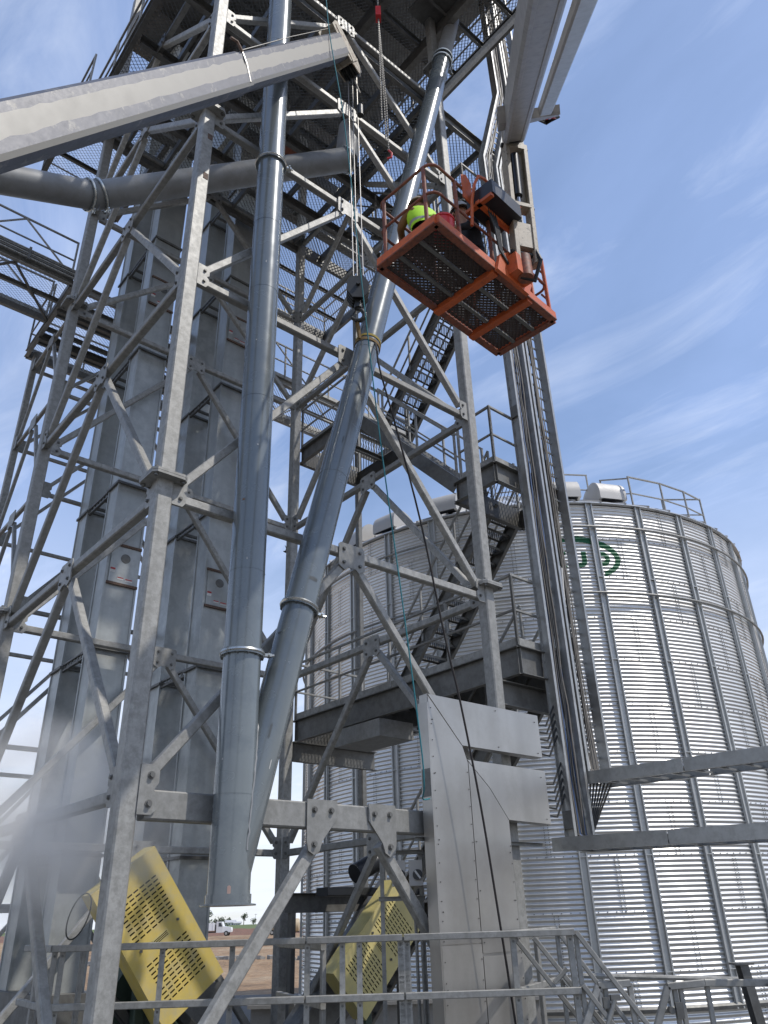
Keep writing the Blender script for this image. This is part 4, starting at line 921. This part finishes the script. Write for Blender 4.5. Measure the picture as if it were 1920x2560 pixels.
MB().box(BE - bs_ * .243 + bd_ * .85 + bn_ * .02, (.006, .30, .07), (bs_, bd_, bn_)).build('bracket_slot', BLACK, bl, False)
tb0 = BE + bd_ * 1.0 + bs_ * .36; MB().hss(tb0, tb0 + bd_ * 9, .17, .13, bn_, .15).build('hose_carrier', ALU, bl, False)
MB().plate([(-.1, -.18), (.32, -.05), (.34, .05), (-.1, .12)], BE + bd_ * .82 + bs_ * .22, bs_, bd_, .12).build('carrier_bracket', LIFTW, bl, False)
for k in range(3): MB().tube([BE + bd_ * .7 + bs_ * (.22 + .0 * k), BE + bd_ * .42 + bs_ * .42 - bn_ * .03 * k, BE + bd_ * .66 + bs_ * (.52 + .02 * k) - bn_ * .05, BE + bd_ * .95 + bs_ * .42], .018, 8).build('hose', RUBBER if k else RED, bl)

# ------------------------------------------------------------------ workers
def skin_body(pts, edges, rad, root_i=0):
    me = bpy.data.meshes.new('tmp'); me.from_pydata([tuple(p_) for p_ in pts], edges, []); o = bpy.data.objects.new('tmp', me); COL.objects.link(o)
    md = o.modifiers.new('s', 'SKIN'); me.skin_vertices  # layer is made by the modifier
    for i, r in enumerate(rad): me.skin_vertices[0].data[i].radius = (r, r)
    me.skin_vertices[0].data[root_i].use_root = True
    o.modifiers.new('u', 'SUBSURF').levels = 2
    bpy.context.view_layer.update(); dg = bpy.context.evaluated_depsgraph_get(); nm = bpy.data.meshes.new_from_object(o.evaluated_get(dg))
    bpy.data.objects.remove(o); nm.polygons.foreach_set('use_smooth', [True] * len(nm.polygons)); return nm
def worker(label, org, face, hat, shirt, sleeve, pants, vest, hh):
    f = V(face).normalized(); s_ = f.cross(EZ); T = lambda x, y, z: V(org) + f * x + s_ * y + EZ * z
    k = hh / .95
    J = dict(pel=(-.06, 0, .30 * k), chest=(.05, 0, .56 * k), neck=(.10, 0, .74 * k), head=(.14, 0, .88 * k), crown=(.13, 0, .98 * k),
             shl=(.06, .19, .68 * k), ell=(.20, .26, .48 * k), hal=(.40, .15, .50 * k), shr=(.06, -.19, .68 * k), elr=(.22, -.25, .50 * k), har=(.42, -.10, .52 * k),
             kl=(.32, .15, .34 * k), al=(.10, .14, .07), tl=(.26, .15, .05), kr=(.18, -.14, .08), ar=(-.24, -.13, .08), tr=(-.34, -.13, .06))
    nm = list(J); idx = {n_: i for i, n_ in enumerate(nm)}
    E_ = [('pel', 'chest'), ('chest', 'neck'), ('neck', 'head'), ('head', 'crown'), ('chest', 'shl'), ('shl', 'ell'), ('ell', 'hal'), ('chest', 'shr'), ('shr', 'elr'), ('elr', 'har'), ('pel', 'kl'), ('kl', 'al'), ('al', 'tl'), ('pel', 'kr'), ('kr', 'ar'), ('ar', 'tr')]
    rd = dict(pel=.16, chest=.16, neck=.065, head=.10, crown=.075, shl=.075, ell=.055, hal=.04, shr=.075, elr=.055, har=.04, kl=.08, al=.055, tl=.045, kr=.08, ar=.055, tr=.045)
    root = thing('person', label, 'person', org)
    me = skin_body([T(*J[n_]) for n_ in nm], [(idx[a], idx[b]) for a, b in E_], [rd[n_] for n_ in nm])
    for m_ in (SKIN, shirt, sleeve, pants): me.materials.append(m_)
    jp = {n_: T(*J[n_]) for n_ in nm}
    for p_ in me.polygons:
        c = p_.center; n_ = min(jp, key=lambda q: (jp[q] - c).length)
        p_.material_index = 0 if n_ in ('neck', 'head', 'crown', 'hal', 'har') else 1 if n_ in ('chest',) else 2 if n_ in ('shl', 'ell', 'shr', 'elr') else 3
    body = link('body', me, root)
    h = T(*J['head'])
    MB().lathe([(.155, -.012), (.15, .0), (.122, .01), (.12, .06), (.10, .10), (.06, .13), (.001, .14)], h + EZ * .045, (EZ + f * .15).normalized(), 20).build('hard_hat', hat, root)
    MB().box(h + f * .105 - EZ * .02, (.03, .11, .035), (f, s_, EZ)).build('safety_glasses', BLACK, root, False)
    MB().box(h + f * .115 - EZ * .05, (.03, .025, .04), (f, s_, EZ)).build('nose', SKIN, root, False)
    for sd in (-1, 1):          # gloved fingers
        hp_ = T(*J['hal' if sd > 0 else 'har']); g_ = MB()
        for q in range(4): g_.tube([hp_ + s_ * (.022 * (q - 1.5)) + f * .02, hp_ + s_ * (.022 * (q - 1.5)) + f * .07 - EZ * .005, hp_ + s_ * (.02 * (q - 1.5)) + f * .085 - EZ * .04], .0095, 6)
        g_.tube([hp_ - s_ * sd * .04, hp_ - s_ * sd * .06 + f * .04, hp_ - s_ * sd * .04 + f * .06], .01, 6); g_.build('glove', BROWN, root)
    if vest:
        a, b = T(*J['pel']), T(*J['neck']); v_ = MB()
        for i in range(9):
            t = i / 8; c = a + (b - a) * t; rx = .212 - .03 * abs(t - .45) - (.07 if t > .9 else 0); ry = .175 - (.03 if t > .9 else 0)
            for j in range(20): an = 2 * math.pi * j / 20; v_.v.append(tuple(c + s_ * rx * 1.12 * math.cos(an) + f * ry * math.sin(an)))
        for i in range(8):
            for j in range(20): v_.f.append((i * 20 + j, i * 20 + (j + 1) % 20, (i + 1) * 20 + (j + 1) % 20, (i + 1) * 20 + j)); v_.m.append(1 if i in (1,) or (i > 2 and j in (4, 5, 14, 15, 1, 2)) and j in (1, 2, 4) else 0)
        v_.build('hi_vis_vest', [HIVIS, REFL], root)
    return root
worker('worker in lime hi-vis vest and tan hard hat crouching at the basket end', B(-.86, .02, .15), V((-.45, .9, 0)), HAT, HIVIS, BROWN, CLOTHD, True, 1.0)
worker('worker in dark clothing crouching behind the basket rail near the console', B(-.06, .16, .07), bx_ * -.8 + by_ * -.3, HATG, CLOTHD, CLOTHD, CLOTHD, False, 1.32)
pl = thing('paint_bucket', 'red plastic bucket in the basket corner', 'bucket', B(-.90, .33, .05))
MB().lathe([(.001, 0), (.12, 0), (.145, .33), (.155, .33), (.155, .36), (.14, .36), (.135, .30), (.11, .02)], B(-.90, .33, .05), EZ, 24).build('pail', RED, pl)
MB().tube([B(-.90 + .15 * math.cos(t), .33, .36 + .13 * math.sin(t)) for t in [i * math.pi / 10 for i in range(11)]], .005, 5).build('bail', WIRE, pl)

# ------------------------------------------------------------------ yellow drive guards
def guard(label, Q, T_, L_, R_, Bo, mt, thick=.30):
    """T,L,R,B: (P,z) corners of the front face (long edge T-R or T-L)"""
    root = thing('drive_guard', label, 'machine guard', W(T_[0], Q, 0), 'yellow belt-drive guards')
    q0 = Q; poly = [T_, R_, Bo, L_]
    T3 = V(W(T_[0], Q, T_[1])); a = V(W(R_[0], Q, R_[1])) - T3; b = V(W(L_[0], Q, L_[1])) - T3
    la, lb = a.length, b.length; ua, ub = a.normalized(), b.normalized(); nb = -QV
    t = MB()
    # open-backed box: face and four returns, slots are real cut-outs made by tiling the face
    slots = []
    for c0 in (.30, .74):
        for i in range(10):
            for j in range(7): slots.append((la * c0 + (i - 4.5) * .053, lb * .5 + (j - 3) * .088))
    sw_, sl_ = .017, .066
    us = sorted({0, la} | {round(s[0] - sw_ / 2, 5) for s in slots} | {round(s[0] + sw_ / 2, 5) for s in slots})
    vs = sorted({0, lb} | {round(s[1] - sl_ / 2, 5) for s in slots} | {round(s[1] + sl_ / 2, 5) for s in slots})
    ss = {(round(s[0] - sw_ / 2, 5), round(s[1] - sl_ / 2, 5)) for s in slots}
    P_ = lambda u, v, d=0: T3 + ua * u + ub * v - nb * d
    for u0, u1 in zip(us[:-1], us[1:]):
        for v0, v1 in zip(vs[:-1], vs[1:]):
            if (u0, v0) in ss: continue
            t.add([P_(u0, v0), P_(u1, v0), P_(u1, v1), P_(u0, v1)], [(0, 1, 2, 3)])
    t.build('perforated_face', mt, root, False)
    for u0, v0, u1, v1 in ((0, 0, la, 0), (la, 0, la, lb), (la, lb, 0, lb), (0, lb, 0, 0)):
        m_ = MB().add([P_(u0, v0), P_(u1, v1), P_(u1, v1, thick), P_(u0, v0, thick)], [(0, 1, 2, 3)]); m_.build('side_return', mt, root, False)
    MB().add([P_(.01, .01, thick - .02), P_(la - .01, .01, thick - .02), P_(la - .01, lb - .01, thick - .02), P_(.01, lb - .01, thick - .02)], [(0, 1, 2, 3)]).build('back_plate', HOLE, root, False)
    MB().plate([(-.11, -.045), (.11, -.045), (.11, .045), (-.11, .045)], P_(la * .52, lb * .5, -.004), ub, ua, .003).build('warning_label', YELLOW2, root, False)
    for k in (-1, 0, 1): MB().plate([(-.095, -.004), (.095, -.004), (.095, .004), (-.095, .004)], P_(la * .52 + k * .02, lb * .5, -.008), ub, ua, .003).build('label_print', HOLE, root, False)
    for v in (.2, .8): MB().box(P_(la * .5, lb * v, -.01) , (.03, .02, .03)).build('latch', GALVD, root, False)
    sh = P_(la * .8, lb * .5, .3); MB().cyl(sh, sh - nb * .35, .06, 12).build('shaft', STEELD, root)
    sf = P_(la * .5, lb * .5, thick + .1); MB().hss(sf, V((sf.x, sf.y, 0)), .14, .14, PV).build('stand', DGREEN, root, False)
    return root
guard('large yellow perforated drive guard tilted behind the near leg', 3.0, (1.74, 2.75), (1.01, 2.20), (2.83, 1.33), (2.03, .88), YELLOW)
guard('paler yellow drive guard tilted the other way beside the cable trough', 3.2, (6.50, 1.80), (5.92, 2.40), (5.28, .60), (4.70, 1.21), YELLOW2)
# machine frames under the guards
mf = thing('conveyor_drive', 'dark green conveyor drive frame below the large yellow guard', 'machine', W(1.2, 3.8))
MB().hss(W(1.7, 3.9, 1.2), W(3.4, 3.9, .1), .5, .5, QV, .1).build('chute', DGREEN, mf, False); MB().hss(W(1.5, 3.5, 1.2), W(2.8, 3.5, .0), .12, .12, QV).build('frame_rail', STEELD, mf, False); MB().hss(W(1.5, 3.5, 1.7), W(3.0, 3.5, .5), .12, .12, QV).build('frame_rail', STEELD, mf, False)
MB().cyl(W(2.1, 3.6, .8), W(2.1, 4.3, .8), .22, 20).build('motor', DGREEN, mf)
ic = thing('inclined_conveyor', 'dark steel inclined conveyor housing left of the paler guard', 'conveyor', W(4.6, 4.2))
MB().hss(W(4.5, 4.1, .1), W(6.7, 4.1, 2.3), .5, .42, QV, .06).build('housing', GALVD, ic, False)
MB().hss(W(4.9, 3.75, 2.25), W(6.9, 3.75, 2.25), .3, .12, EZ, .1).build('motor_base', BLACK, ic, False); MB().cyl(W(5.5, 3.7, 2.5), W(6.1, 3.7, 2.75), .15, 18).build('motor', BLACK, ic)
MB().shape(W(4.7, 4.4, 2.12), W(7.2, 4.4, 2.12), CHAN(.28, .1, .012)).build('support_beam', GALVD, ic, False)
for pp in (4.8, 7.0): MB().hss(W(pp, 4.4, 0), W(pp, 4.4, 2.0), .1, .1, PV).build('support_leg', GALVD, ic, False)
hw_ = tag(MB().box(V((-.1, 17.5, .42)), (5.5, .3, .9)).box(V((-.1, 17.45, .9)), (5.6, .45, .06)).build('retaining_wall', CONC, None, False), 'low grey concrete wall behind the front rail, under the dirt bank', 'wall')
# loop of wire by the left trunk
tag(MB().tube([V((-3.5, 9.5, 1.98)) + V((.12 * math.cos(t), 0, .20 * math.sin(t) + .10 * math.cos(t))) for t in [i * math.pi / 16 for i in range(33)]], .008, 5).build('wire_loop', STEELD), 'loose loop of dark wire hanging by the left trunk', 'wire')

# ------------------------------------------------------------------ front guard rail and steps
GY = 8.8
fr_ = thing('guard_rail', 'galvanized guard rail along the platform edge at the bottom of the picture', 'guard rail', V((-.8, GY, .62)))
def bar(root, name, a, b, w_=.055, h_=.062, up=EZ): return MB().hss(a, b, w_, h_, up, .12).build(name, GALV, root, False)
for z, nm in ((1.685, 'top_rail'), (1.185, 'mid_rail')):
    for x0, x1 in ((-3.45, -.93), (-.91, .04), (.06, 1.76)):
        bar(fr_, nm, V((x0, GY, z)), V((x1, GY, z)))
bar(fr_, 'toe_board', V((-3.45, GY, .70)), V((1.76, GY, .70)), .008, .12)
def angle_post(x, y=GY, z0=.55, z1=1.68, s=1):
    m_ = MB().box((x, y + .028, (z0 + z1) / 2), (.055, .006, z1 - z0)).box((x - s * .025, y + .055, (z0 + z1) / 2), (.006, .05, z1 - z0)); o = m_.build('post', GALV, fr_, False)
    for z in (z1 - .06, 1.12, z0 + .1): bolt(V((x, y + .024, z)), -EY, o, .45)
for x in (-3.44, -3.36, -2.36, -1.66, -.91, -.56, -.39, .02, .09, 1.15, 1.72): angle_post(x, GY)
MB().hss(V((.05, GY + .05, .5)), V((.05, GY + .05, 1.69)), .11, .05, EY, .08).build('corner_post', GALV, fr_, False)
for z in (1.685, 1.185):   # returns running back from the ends
    bar(fr_, 'return_rail', V((-3.45, GY, z)), V((-4.1, GY + .9, z))); bar(fr_, 'return_rail', V((1.15, GY + .06, z)), V((1.9, GY + 1.7, z))); bar(fr_, 'return_rail', V((-.75, GY + .06, z - .06)), V((-1.4, GY + 1.6, z - .06)))
for x, y in ((-3.25, GY + .3), (-3.75, GY + .42), (-.76, GY + .12), (1.5, GY + .8)): MB().hss(V((x, y, .5)), V((x, y, 1.66)), .05, .05, PV).build('post', GALV, fr_, False)
deck = thing('front_platform', 'grated platform floor behind the front guard rail', 'platform', V((-.8, 9.5, .55)))
MB().box((-.85, GY + .8, .56), (5.3, 1.7, .03)).build('deck_plate', GALVD, deck, False)
for x in (-3.3, -.8, 1.6):
    for y in (GY + .1, GY + 1.5): MB().hss(V((x, y, 0)), V((x, y, .55)), .1, .1).build('leg', GALVD, deck, False)
hr = thing('step_rail', 'sloping handrails of the steps going down at the right end of the platform', 'handrail', V((2, GY, 0)))
for y0 in (GY - .02, GY + 1.0):
    for dz in (0, -.45): bar(hr, 'handrail', V((1.78, y0, 1.68 + dz)), V((2.75, y0, .33 + dz)), .045, .045)
    for x in (1.78, 2.25): bar(hr, 'post', V((x, y0 + .05, .1)), V((x, y0 + .05, 1.68 - (x - 1.78) * 1.39)), .045, .045, EX)
for x0 in (1.2, 1.39): bar(hr, 'handrail', V((x0, GY + .25, 1.64)), V((x0 + .72, GY + .25, .72)), .045, .045)
bar(hr, 'handrail_link', V((1.55, GY + .24, 1.24)), V((1.69, GY + .24, 1.36)), .04, .04)
for k in range(5): MB().box((1.95 + k * .2, GY + .5, .5 - k * .2 * .9 + .03), (.22, .9, .03)).build('step', GALVD, hr, False)
g2 = thing('gate_rail', 'low galvanized gate section with latch right of the steps', 'guard rail', V((2.1, GY, 0)))
bar(g2, 'top_rail', V((1.93, GY, 1.22)), V((2.24, GY, 1.235))); bar(g2, 'slope_brace', V((1.93, GY, 1.22)), V((1.66, GY, .72))); bar(g2, 'post', V((2.24, GY + .02, .3)), V((2.24, GY + .02, 1.23)), .055, .05, EX); bar(g2, 'post', V((2.0, GY + .03, .3)), V((2.0, GY + .03, 1.21)), .045, .045, EX)
MB().cyl(V((1.86, GY - .06, .72)), V((2.06, GY - .06, 1.10)), .022, 10).build('gate_bar', GALV, g2); MB().box((2.07, GY - .03, 1.12), (.09, .06, .05)).build('latch', GALVD, g2, False); MB().box((1.98, GY - .02, 1.08), (.06, .05, .09)).build('latch', GALVD, g2, False)
g3 = thing('gate_rail', 'galvanized guard rail at the bottom right corner, bent up at its left end', 'guard rail', V((3, GY, 0)))
bar(g3, 'top_rail', V((2.60, GY, 1.195)), V((2.96, GY, 1.215))); bar(g3, 'top_rail', V((2.96, GY, 1.215)), V((5.2, GY + .3, 1.13))); bar(g3, 'slope_brace', V((2.60, GY, 1.195)), V((2.35, GY, .70)))
for x in (2.66, 2.72, 2.98, 3.6): bar(g3, 'post', V((x, GY + .03, .2)), V((x + .01, GY + .03, 1.19)), .045, .045, EX)
MB().cyl(V((2.60, GY - .03, 1.0)), V((2.60, GY + .05, 1.0)), .03, 10).build('hinge', GALVD, g3); MB().box((2.67, GY - .02, 1.0), (.07, .05, .13)).build('hinge_block', GALVD, g3, False)
fp = thing('pipe_rail', 'long thin pipe rail in front of the bin at lower right', 'rail', V((4, 12, 0)))
MB().tube([V((1.75 * 1.25, 11.0, 1.85 - .54 * 1.25)), V((3.58 * 1.25, 11.0, 1.85 - .63 * 1.25)), V((8, 10.6, .9))], .028, 8).build('pipe', GALV, fp)
for x in (2.4, 4.2): MB().cyl((x, 11.0, 0), (x, 11.0, 1.1), .025, 8).build('post', GALV, fp)
sp_ = thing('channel_post', 'grey steel channel post at the bottom right in front of the bin', 'post', V((3.9, 9.9, 0)))
MB().shape(V((3.86, 9.8, 0)), V((3.74, 9.8, 1.30)), CHAN(.16, .09, .01), EY).build('channel', GALVD, sp_, False); MB().box((3.74, 9.8, 1.31), (.2, .2, .02)).build('cap_plate', GALVD, sp_, False)
# switch station
ss = thing('switch_station', 'two grey switch boxes on a channel stand in front of the paler yellow guard', 'switch box', V((.35, 9.6, 0)))
for x in (-.16, .28): MB().shape(V((x, 9.62, .2)), V((x, 9.62, 2.52)), CHAN(.05, .045, .004), EY).build('stand_channel', GALV, ss, False)
for z in (2.52, 2.05): MB().shape(V((-.2, 9.58, z)), V((.32, 9.58, z)), CHAN(.045, .045, .004)).build('cross_channel', GALV, ss, False)
for x in (.03, .22):
    b_ = MB().box((x, 9.50, 2.30), (.15, .10, .26)).build('switch_box', VENT, ss, False); MB().cyl((x + .02, 9.45, 2.28), (x + .02, 9.43, 2.28), .055, 18).build('dial_plate', BLACK, b_); MB().box((x + .02, 9.42, 2.28), (.02, .03, .10), (V((.8, 0, .6)), EY, V((-.6, 0, .8)))).build('switch_handle', LABELW, b_, False)
for k in range(2): MB().cyl((.2 + k * .06, 9.58, .1), (.2 + k * .06, 9.58, 2.0), .018, 8).build('conduit', GALV, ss)
MB().tube([V((.45, 10.5, .8)), V((.45, 10.5, 2.55)), V((.50, 10.5, 2.68)), V((.62, 10.5, 2.72)), V((1.0, 10.5, 2.74))], .022, 8).build('bent_conduit', GALV, ss)

# ------------------------------------------------------------------ far background
def tree(x, y, z0, h, r, label, seed, n=420):
    rnd = random.Random(seed); root = thing('tree', label, 'tree', (x, y, z0), 'trees on the far skyline')
    tk = MB(); tk.cyl((x, y, z0 - .3), (x + .1, y, z0 + h * .55), r * .10, 8, r * .05)
    for k in range(5):
        a = k * 1.26 + seed; tk.cyl((x + .1, y, z0 + h * (.35 + .04 * k)), (x + .1 + math.cos(a) * r * .6, y + math.sin(a) * r * .6, z0 + h * (.6 + .06 * k)), r * .05, 6, r * .02)
    tk.build('trunk', BARK, root)
    c = MB(); cl_ = [(rnd.gauss(0, r * .42), rnd.gauss(0, r * .42), rnd.uniform(.38, .95) * h, r * rnd.uniform(.28, .5)) for _ in range(12)]
    for i in range(n):
        q = rnd.choice(cl_); u = V((rnd.gauss(0, 1), rnd.gauss(0, 1), rnd.gauss(0, 1))).normalized() * q[3] * rnd.uniform(.55, 1.05)
        p_ = V((x + q[0], y + q[1], z0 + q[2])) + u; s_ = r * rnd.uniform(.06, .13); e1_ = V((rnd.gauss(0, 1), rnd.gauss(0, 1), rnd.gauss(0, 1))).normalized(); e2_ = e1_.orthogonal().normalized()
        c.add([p_ - e1_ * s_, p_ + e2_ * s_ * .7, p_ + e1_ * s_, p_ - e2_ * s_ * .7], [(0, 1, 2, 3)])
    c.build('crown', LEAF, root, False)
tree(-66.5, 300, .4, 6.2, 2.6, 'tallest dark tree above the dump truck, at the trunk edge', 1)
tree(-62.5, 305, .4, 4.2, 2.6, 'lower bushy tree just right of the tallest dark tree', 2)
tree(-121, 625, 1.6, 5.0, 2.4, 'small round tree behind the left end of the larger white house', 3)
tree(-110, 622, 1.6, 7.6, 3.0, 'round dark tree standing right of the white houses', 4)
tree(-86, 520, 1.5, 3.4, 2.0, 'low tree on the skyline seen beside the leaning brace', 5)
def house(x, y, z, w_, d_, h, rh, label):
    r = thing('house', label, 'house', (x, y, z)); MB().box((x, y, z + h / 2), (w_, d_, h)).build('wall', WHITEW, r, False)
    m_ = MB(); e = .4
    m_.prism([V((x - w_ / 2 - e, y - d_ / 2 - e, z + h)), V((x - w_ / 2 - e, y + d_ / 2 + e, z + h)), V((x - w_ / 2 - e, y, z + h + rh))], [V((x + w_ / 2 + e, y - d_ / 2 - e, z + h)), V((x + w_ / 2 + e, y + d_ / 2 + e, z + h)), V((x + w_ / 2 + e, y, z + h + rh))]); m_.build('roof', GREYROOF, r, False)
    for k in range(3):
        o = MB().box((x - w_ * .3 + k * w_ * .3, y - d_ / 2 - .03, z + h * .5), (w_ * .11, .08, h * .38)).build('window', GLASS, r, False); MB().box((x - w_ * .3 + k * w_ * .3, y - d_ / 2 - .05, z + h * .5 - h * .22), (w_ * .14, .12, .1)).build('sill', WHITEW, o, False)
house(-115.5, 600, 1.55, 7.4, 5, 2.0, 1.5, 'white gabled house on the hill, larger of two, left of the round tree')
house(-110.0, 598, 1.5, 4.6, 4, 1.6, .9, 'smaller white house on the hill below the round tree')
house(-82.5, 400, .9, 5.0, 4, 1.8, .8, 'low white building behind the dump truck')
def wheel(root, c, r, w_): 
    t = MB().cyl(V(c) - EY * w_ / 2, V(c) + EY * w_ / 2, r, 20).build('wheel', RUBBER, root); MB().cyl(V(c) - EY * (w_ / 2 + .02), V(c) - EY * (w_ / 2 - .05), r * .55, 14).build('rim', ALU, t)
tx, ty_ = -38.9, 205.0     # front bumper x
dt = thing('dump_truck', 'white conventional-cab dump truck parked on the far dirt', 'truck', (tx - 4, ty_, 0))
MB().plate([(-2.1, .75), (-.05, .75), (.0, 1.1), (-.1, 1.75), (-1.9, 2.0), (-2.1, 2.0)], (tx, ty_, 0), EX, EZ, 1.9).build('hood', WHITEP, dt, False)
MB().plate([(-3.5, .7), (-2.05, .7), (-1.95, 2.0), (-2.3, 2.95), (-3.5, 3.0)], (tx, ty_, 0), EX, EZ, 2.3).build('cab', WHITEP, dt, False)
MB().plate([(-3.0, 1.95), (-2.15, 1.95), (-2.42, 2.7), (-3.0, 2.75)], (tx, ty_ - 1.16, 0), EX, EZ, .03).build('side_window', GLASS, dt, False)
MB().cyl((tx - 3.7, ty_ - .9, 1), (tx - 3.7, ty_ - .9, 3.4), .10, 10).build('exhaust_stack', BLACK, dt)
MB().plate([(-9.6, 1.15), (-3.95, 1.15), (-3.9, 2.75), (-9.4, 2.55)], (tx, ty_, 0), EX, EZ, 2.45).build('dump_box', WHITEP, dt, False)
for k in range(7): MB().box((tx - 9.2 + k * .82, ty_ - 1.25, 1.9), (.09, .08, 1.3)).build('box_rib', WHITEP, dt, False)
MB().box((tx - 5.5, ty_, .85), (7.6, .9, .3)).build('chassis', BLACK, dt, False)
for x in (-1.15, -6.9, -8.3):
    for y in (-1.0, 1.0): wheel(dt, (tx + x, ty_ + y, .52), .52, .32)
tk = thing('tanker_trailer', 'tan tank trailer half hidden behind the far leg', 'trailer', (-25, 190, 0))
MB().lathe([(.01, -3.6), (1.25, -3.45), (1.35, -3.1), (1.35, 3.1), (1.25, 3.45), (.01, 3.6)], V((-24.9, 190, 1.75)), EX, 26).build('tank', TANKM, tk)
MB().box((-24.9, 190, .5), (7, 1.2, .2)).build('chassis', BLACK, tk, False); MB().box((-28.6, 189.3, .9), (.9, .7, 1.1)).build('pump_box', CABLEB, tk, False)
for x in (-27.2, -22.8): wheel(tk, (x, 189.0, .5), .5, .3)
for i, (x, y) in enumerate(((-98, 600), (-92, 610), (-88, 600), (-83, 605))):
    up_ = thing('utility_pole', ['leftmost', 'second', 'third', 'rightmost'][i] + ' thin utility pole on the far skyline', 'pole', (x, y, 1.6), 'utility poles on the skyline'); MB().cyl((x, y, 1), (x, y, 8.5), .12, 8, .09).build('mast', BARK, up_); MB().box((x, y, 8.0), (1.8, .12, .14)).build('crossarm', BARK, up_, False)
# bird
bd2 = W(5.5, 10.0, 15.0); bq = V((-5.2, 36.5, 19.0))
br_ = thing('bird', 'tiny dark bird flying between the two spouts', 'bird', bq)
MB().lathe([(.002, -.16), (.04, -.1), (.055, 0), (.035, .1), (.03, .14), (.002, .19)], bq, V((.8, .2, -.2)), 10).build('body', BIRDM, br_)
for s_ in (-1, 1): MB().plate([(0, -.06), (.22, -.02), (.42, -.10), (.25, .07), (0, .07)], bq, V((-.2 * s_, .9 * s_, .5)).normalized(), V((.8, .2, -.2)).normalized(), .01).build('wing', BIRDM, br_, False)

# ------------------------------------------------------------------ drifting dust
def dust(c, size, dens, seed):
    me = bpy.data.meshes.new('dust_cloud'); bm = bmesh.new(); bmesh.ops.create_icosphere(bm, subdivisions=3, radius=1.0); bm.to_mesh(me); bm.free()
    m = bpy.data.materials.new('dust'); m.use_nodes = True; t = m.node_tree; t.nodes.clear(); out = N(t, 'ShaderNodeOutputMaterial'); pv = N(t, 'ShaderNodeVolumePrincipled')
    pv.inputs['Color'].default_value = (1, .975, .93, 1); pv.inputs['Anisotropy'].default_value = -.25
    tc = N(t, 'ShaderNodeTexCoord'); vl = N(t, 'ShaderNodeVectorMath', operation='LENGTH'); L(t, tc.outputs['Object'], vl.inputs[0])
    n = N(t, 'ShaderNodeTexNoise'); n.inputs['Scale'].default_value = 2.0; n.inputs['Detail'].default_value = 6; n.inputs['Distortion'].default_value = .8; mp = N(t, 'ShaderNodeMapping'); L(t, tc.outputs['Object'], mp.inputs[0]); mp.inputs['Location'].default_value = (seed, 0, 0); L(t, mp.outputs[0], n.inputs['Vector'])
    fall = MA(t, 'POWER', MA(t, 'SUBTRACT', 1.0, vl.outputs['Value'], True), .8)
    nn = MA(t, 'MULTIPLY', MA(t, 'SUBTRACT', n.outputs[0], .36, True), 3.4)
    L(t, MA(t, 'MULTIPLY', MA(t, 'MULTIPLY', fall, nn), dens), pv.inputs['Density']); L(t, pv.outputs[0], out.inputs['Volume'])
    me.materials.append(m); o = bpy.data.objects.new('dust_cloud', me); COL.objects.link(o); o.location = c; o.scale = size
    tag(o, 'pale dust cloud drifting round the foot of the near leg', 'dust', None, 'stuff'); return o
dust((-3.35, 7.8, 2.80), (1.45, 1.5, 1.05), 2.3, 3.0)

# the yard lies a little below the tower's base plates
for o in list(COL.objects):
    if o.parent is None and (o.get('kind') == 'structure' or o.name.split('.')[0] in ('rubble', 'tree', 'house', 'dump_truck', 'tanker_trailer', 'utility_pole', 'retaining_wall')): o.location.z -= .45
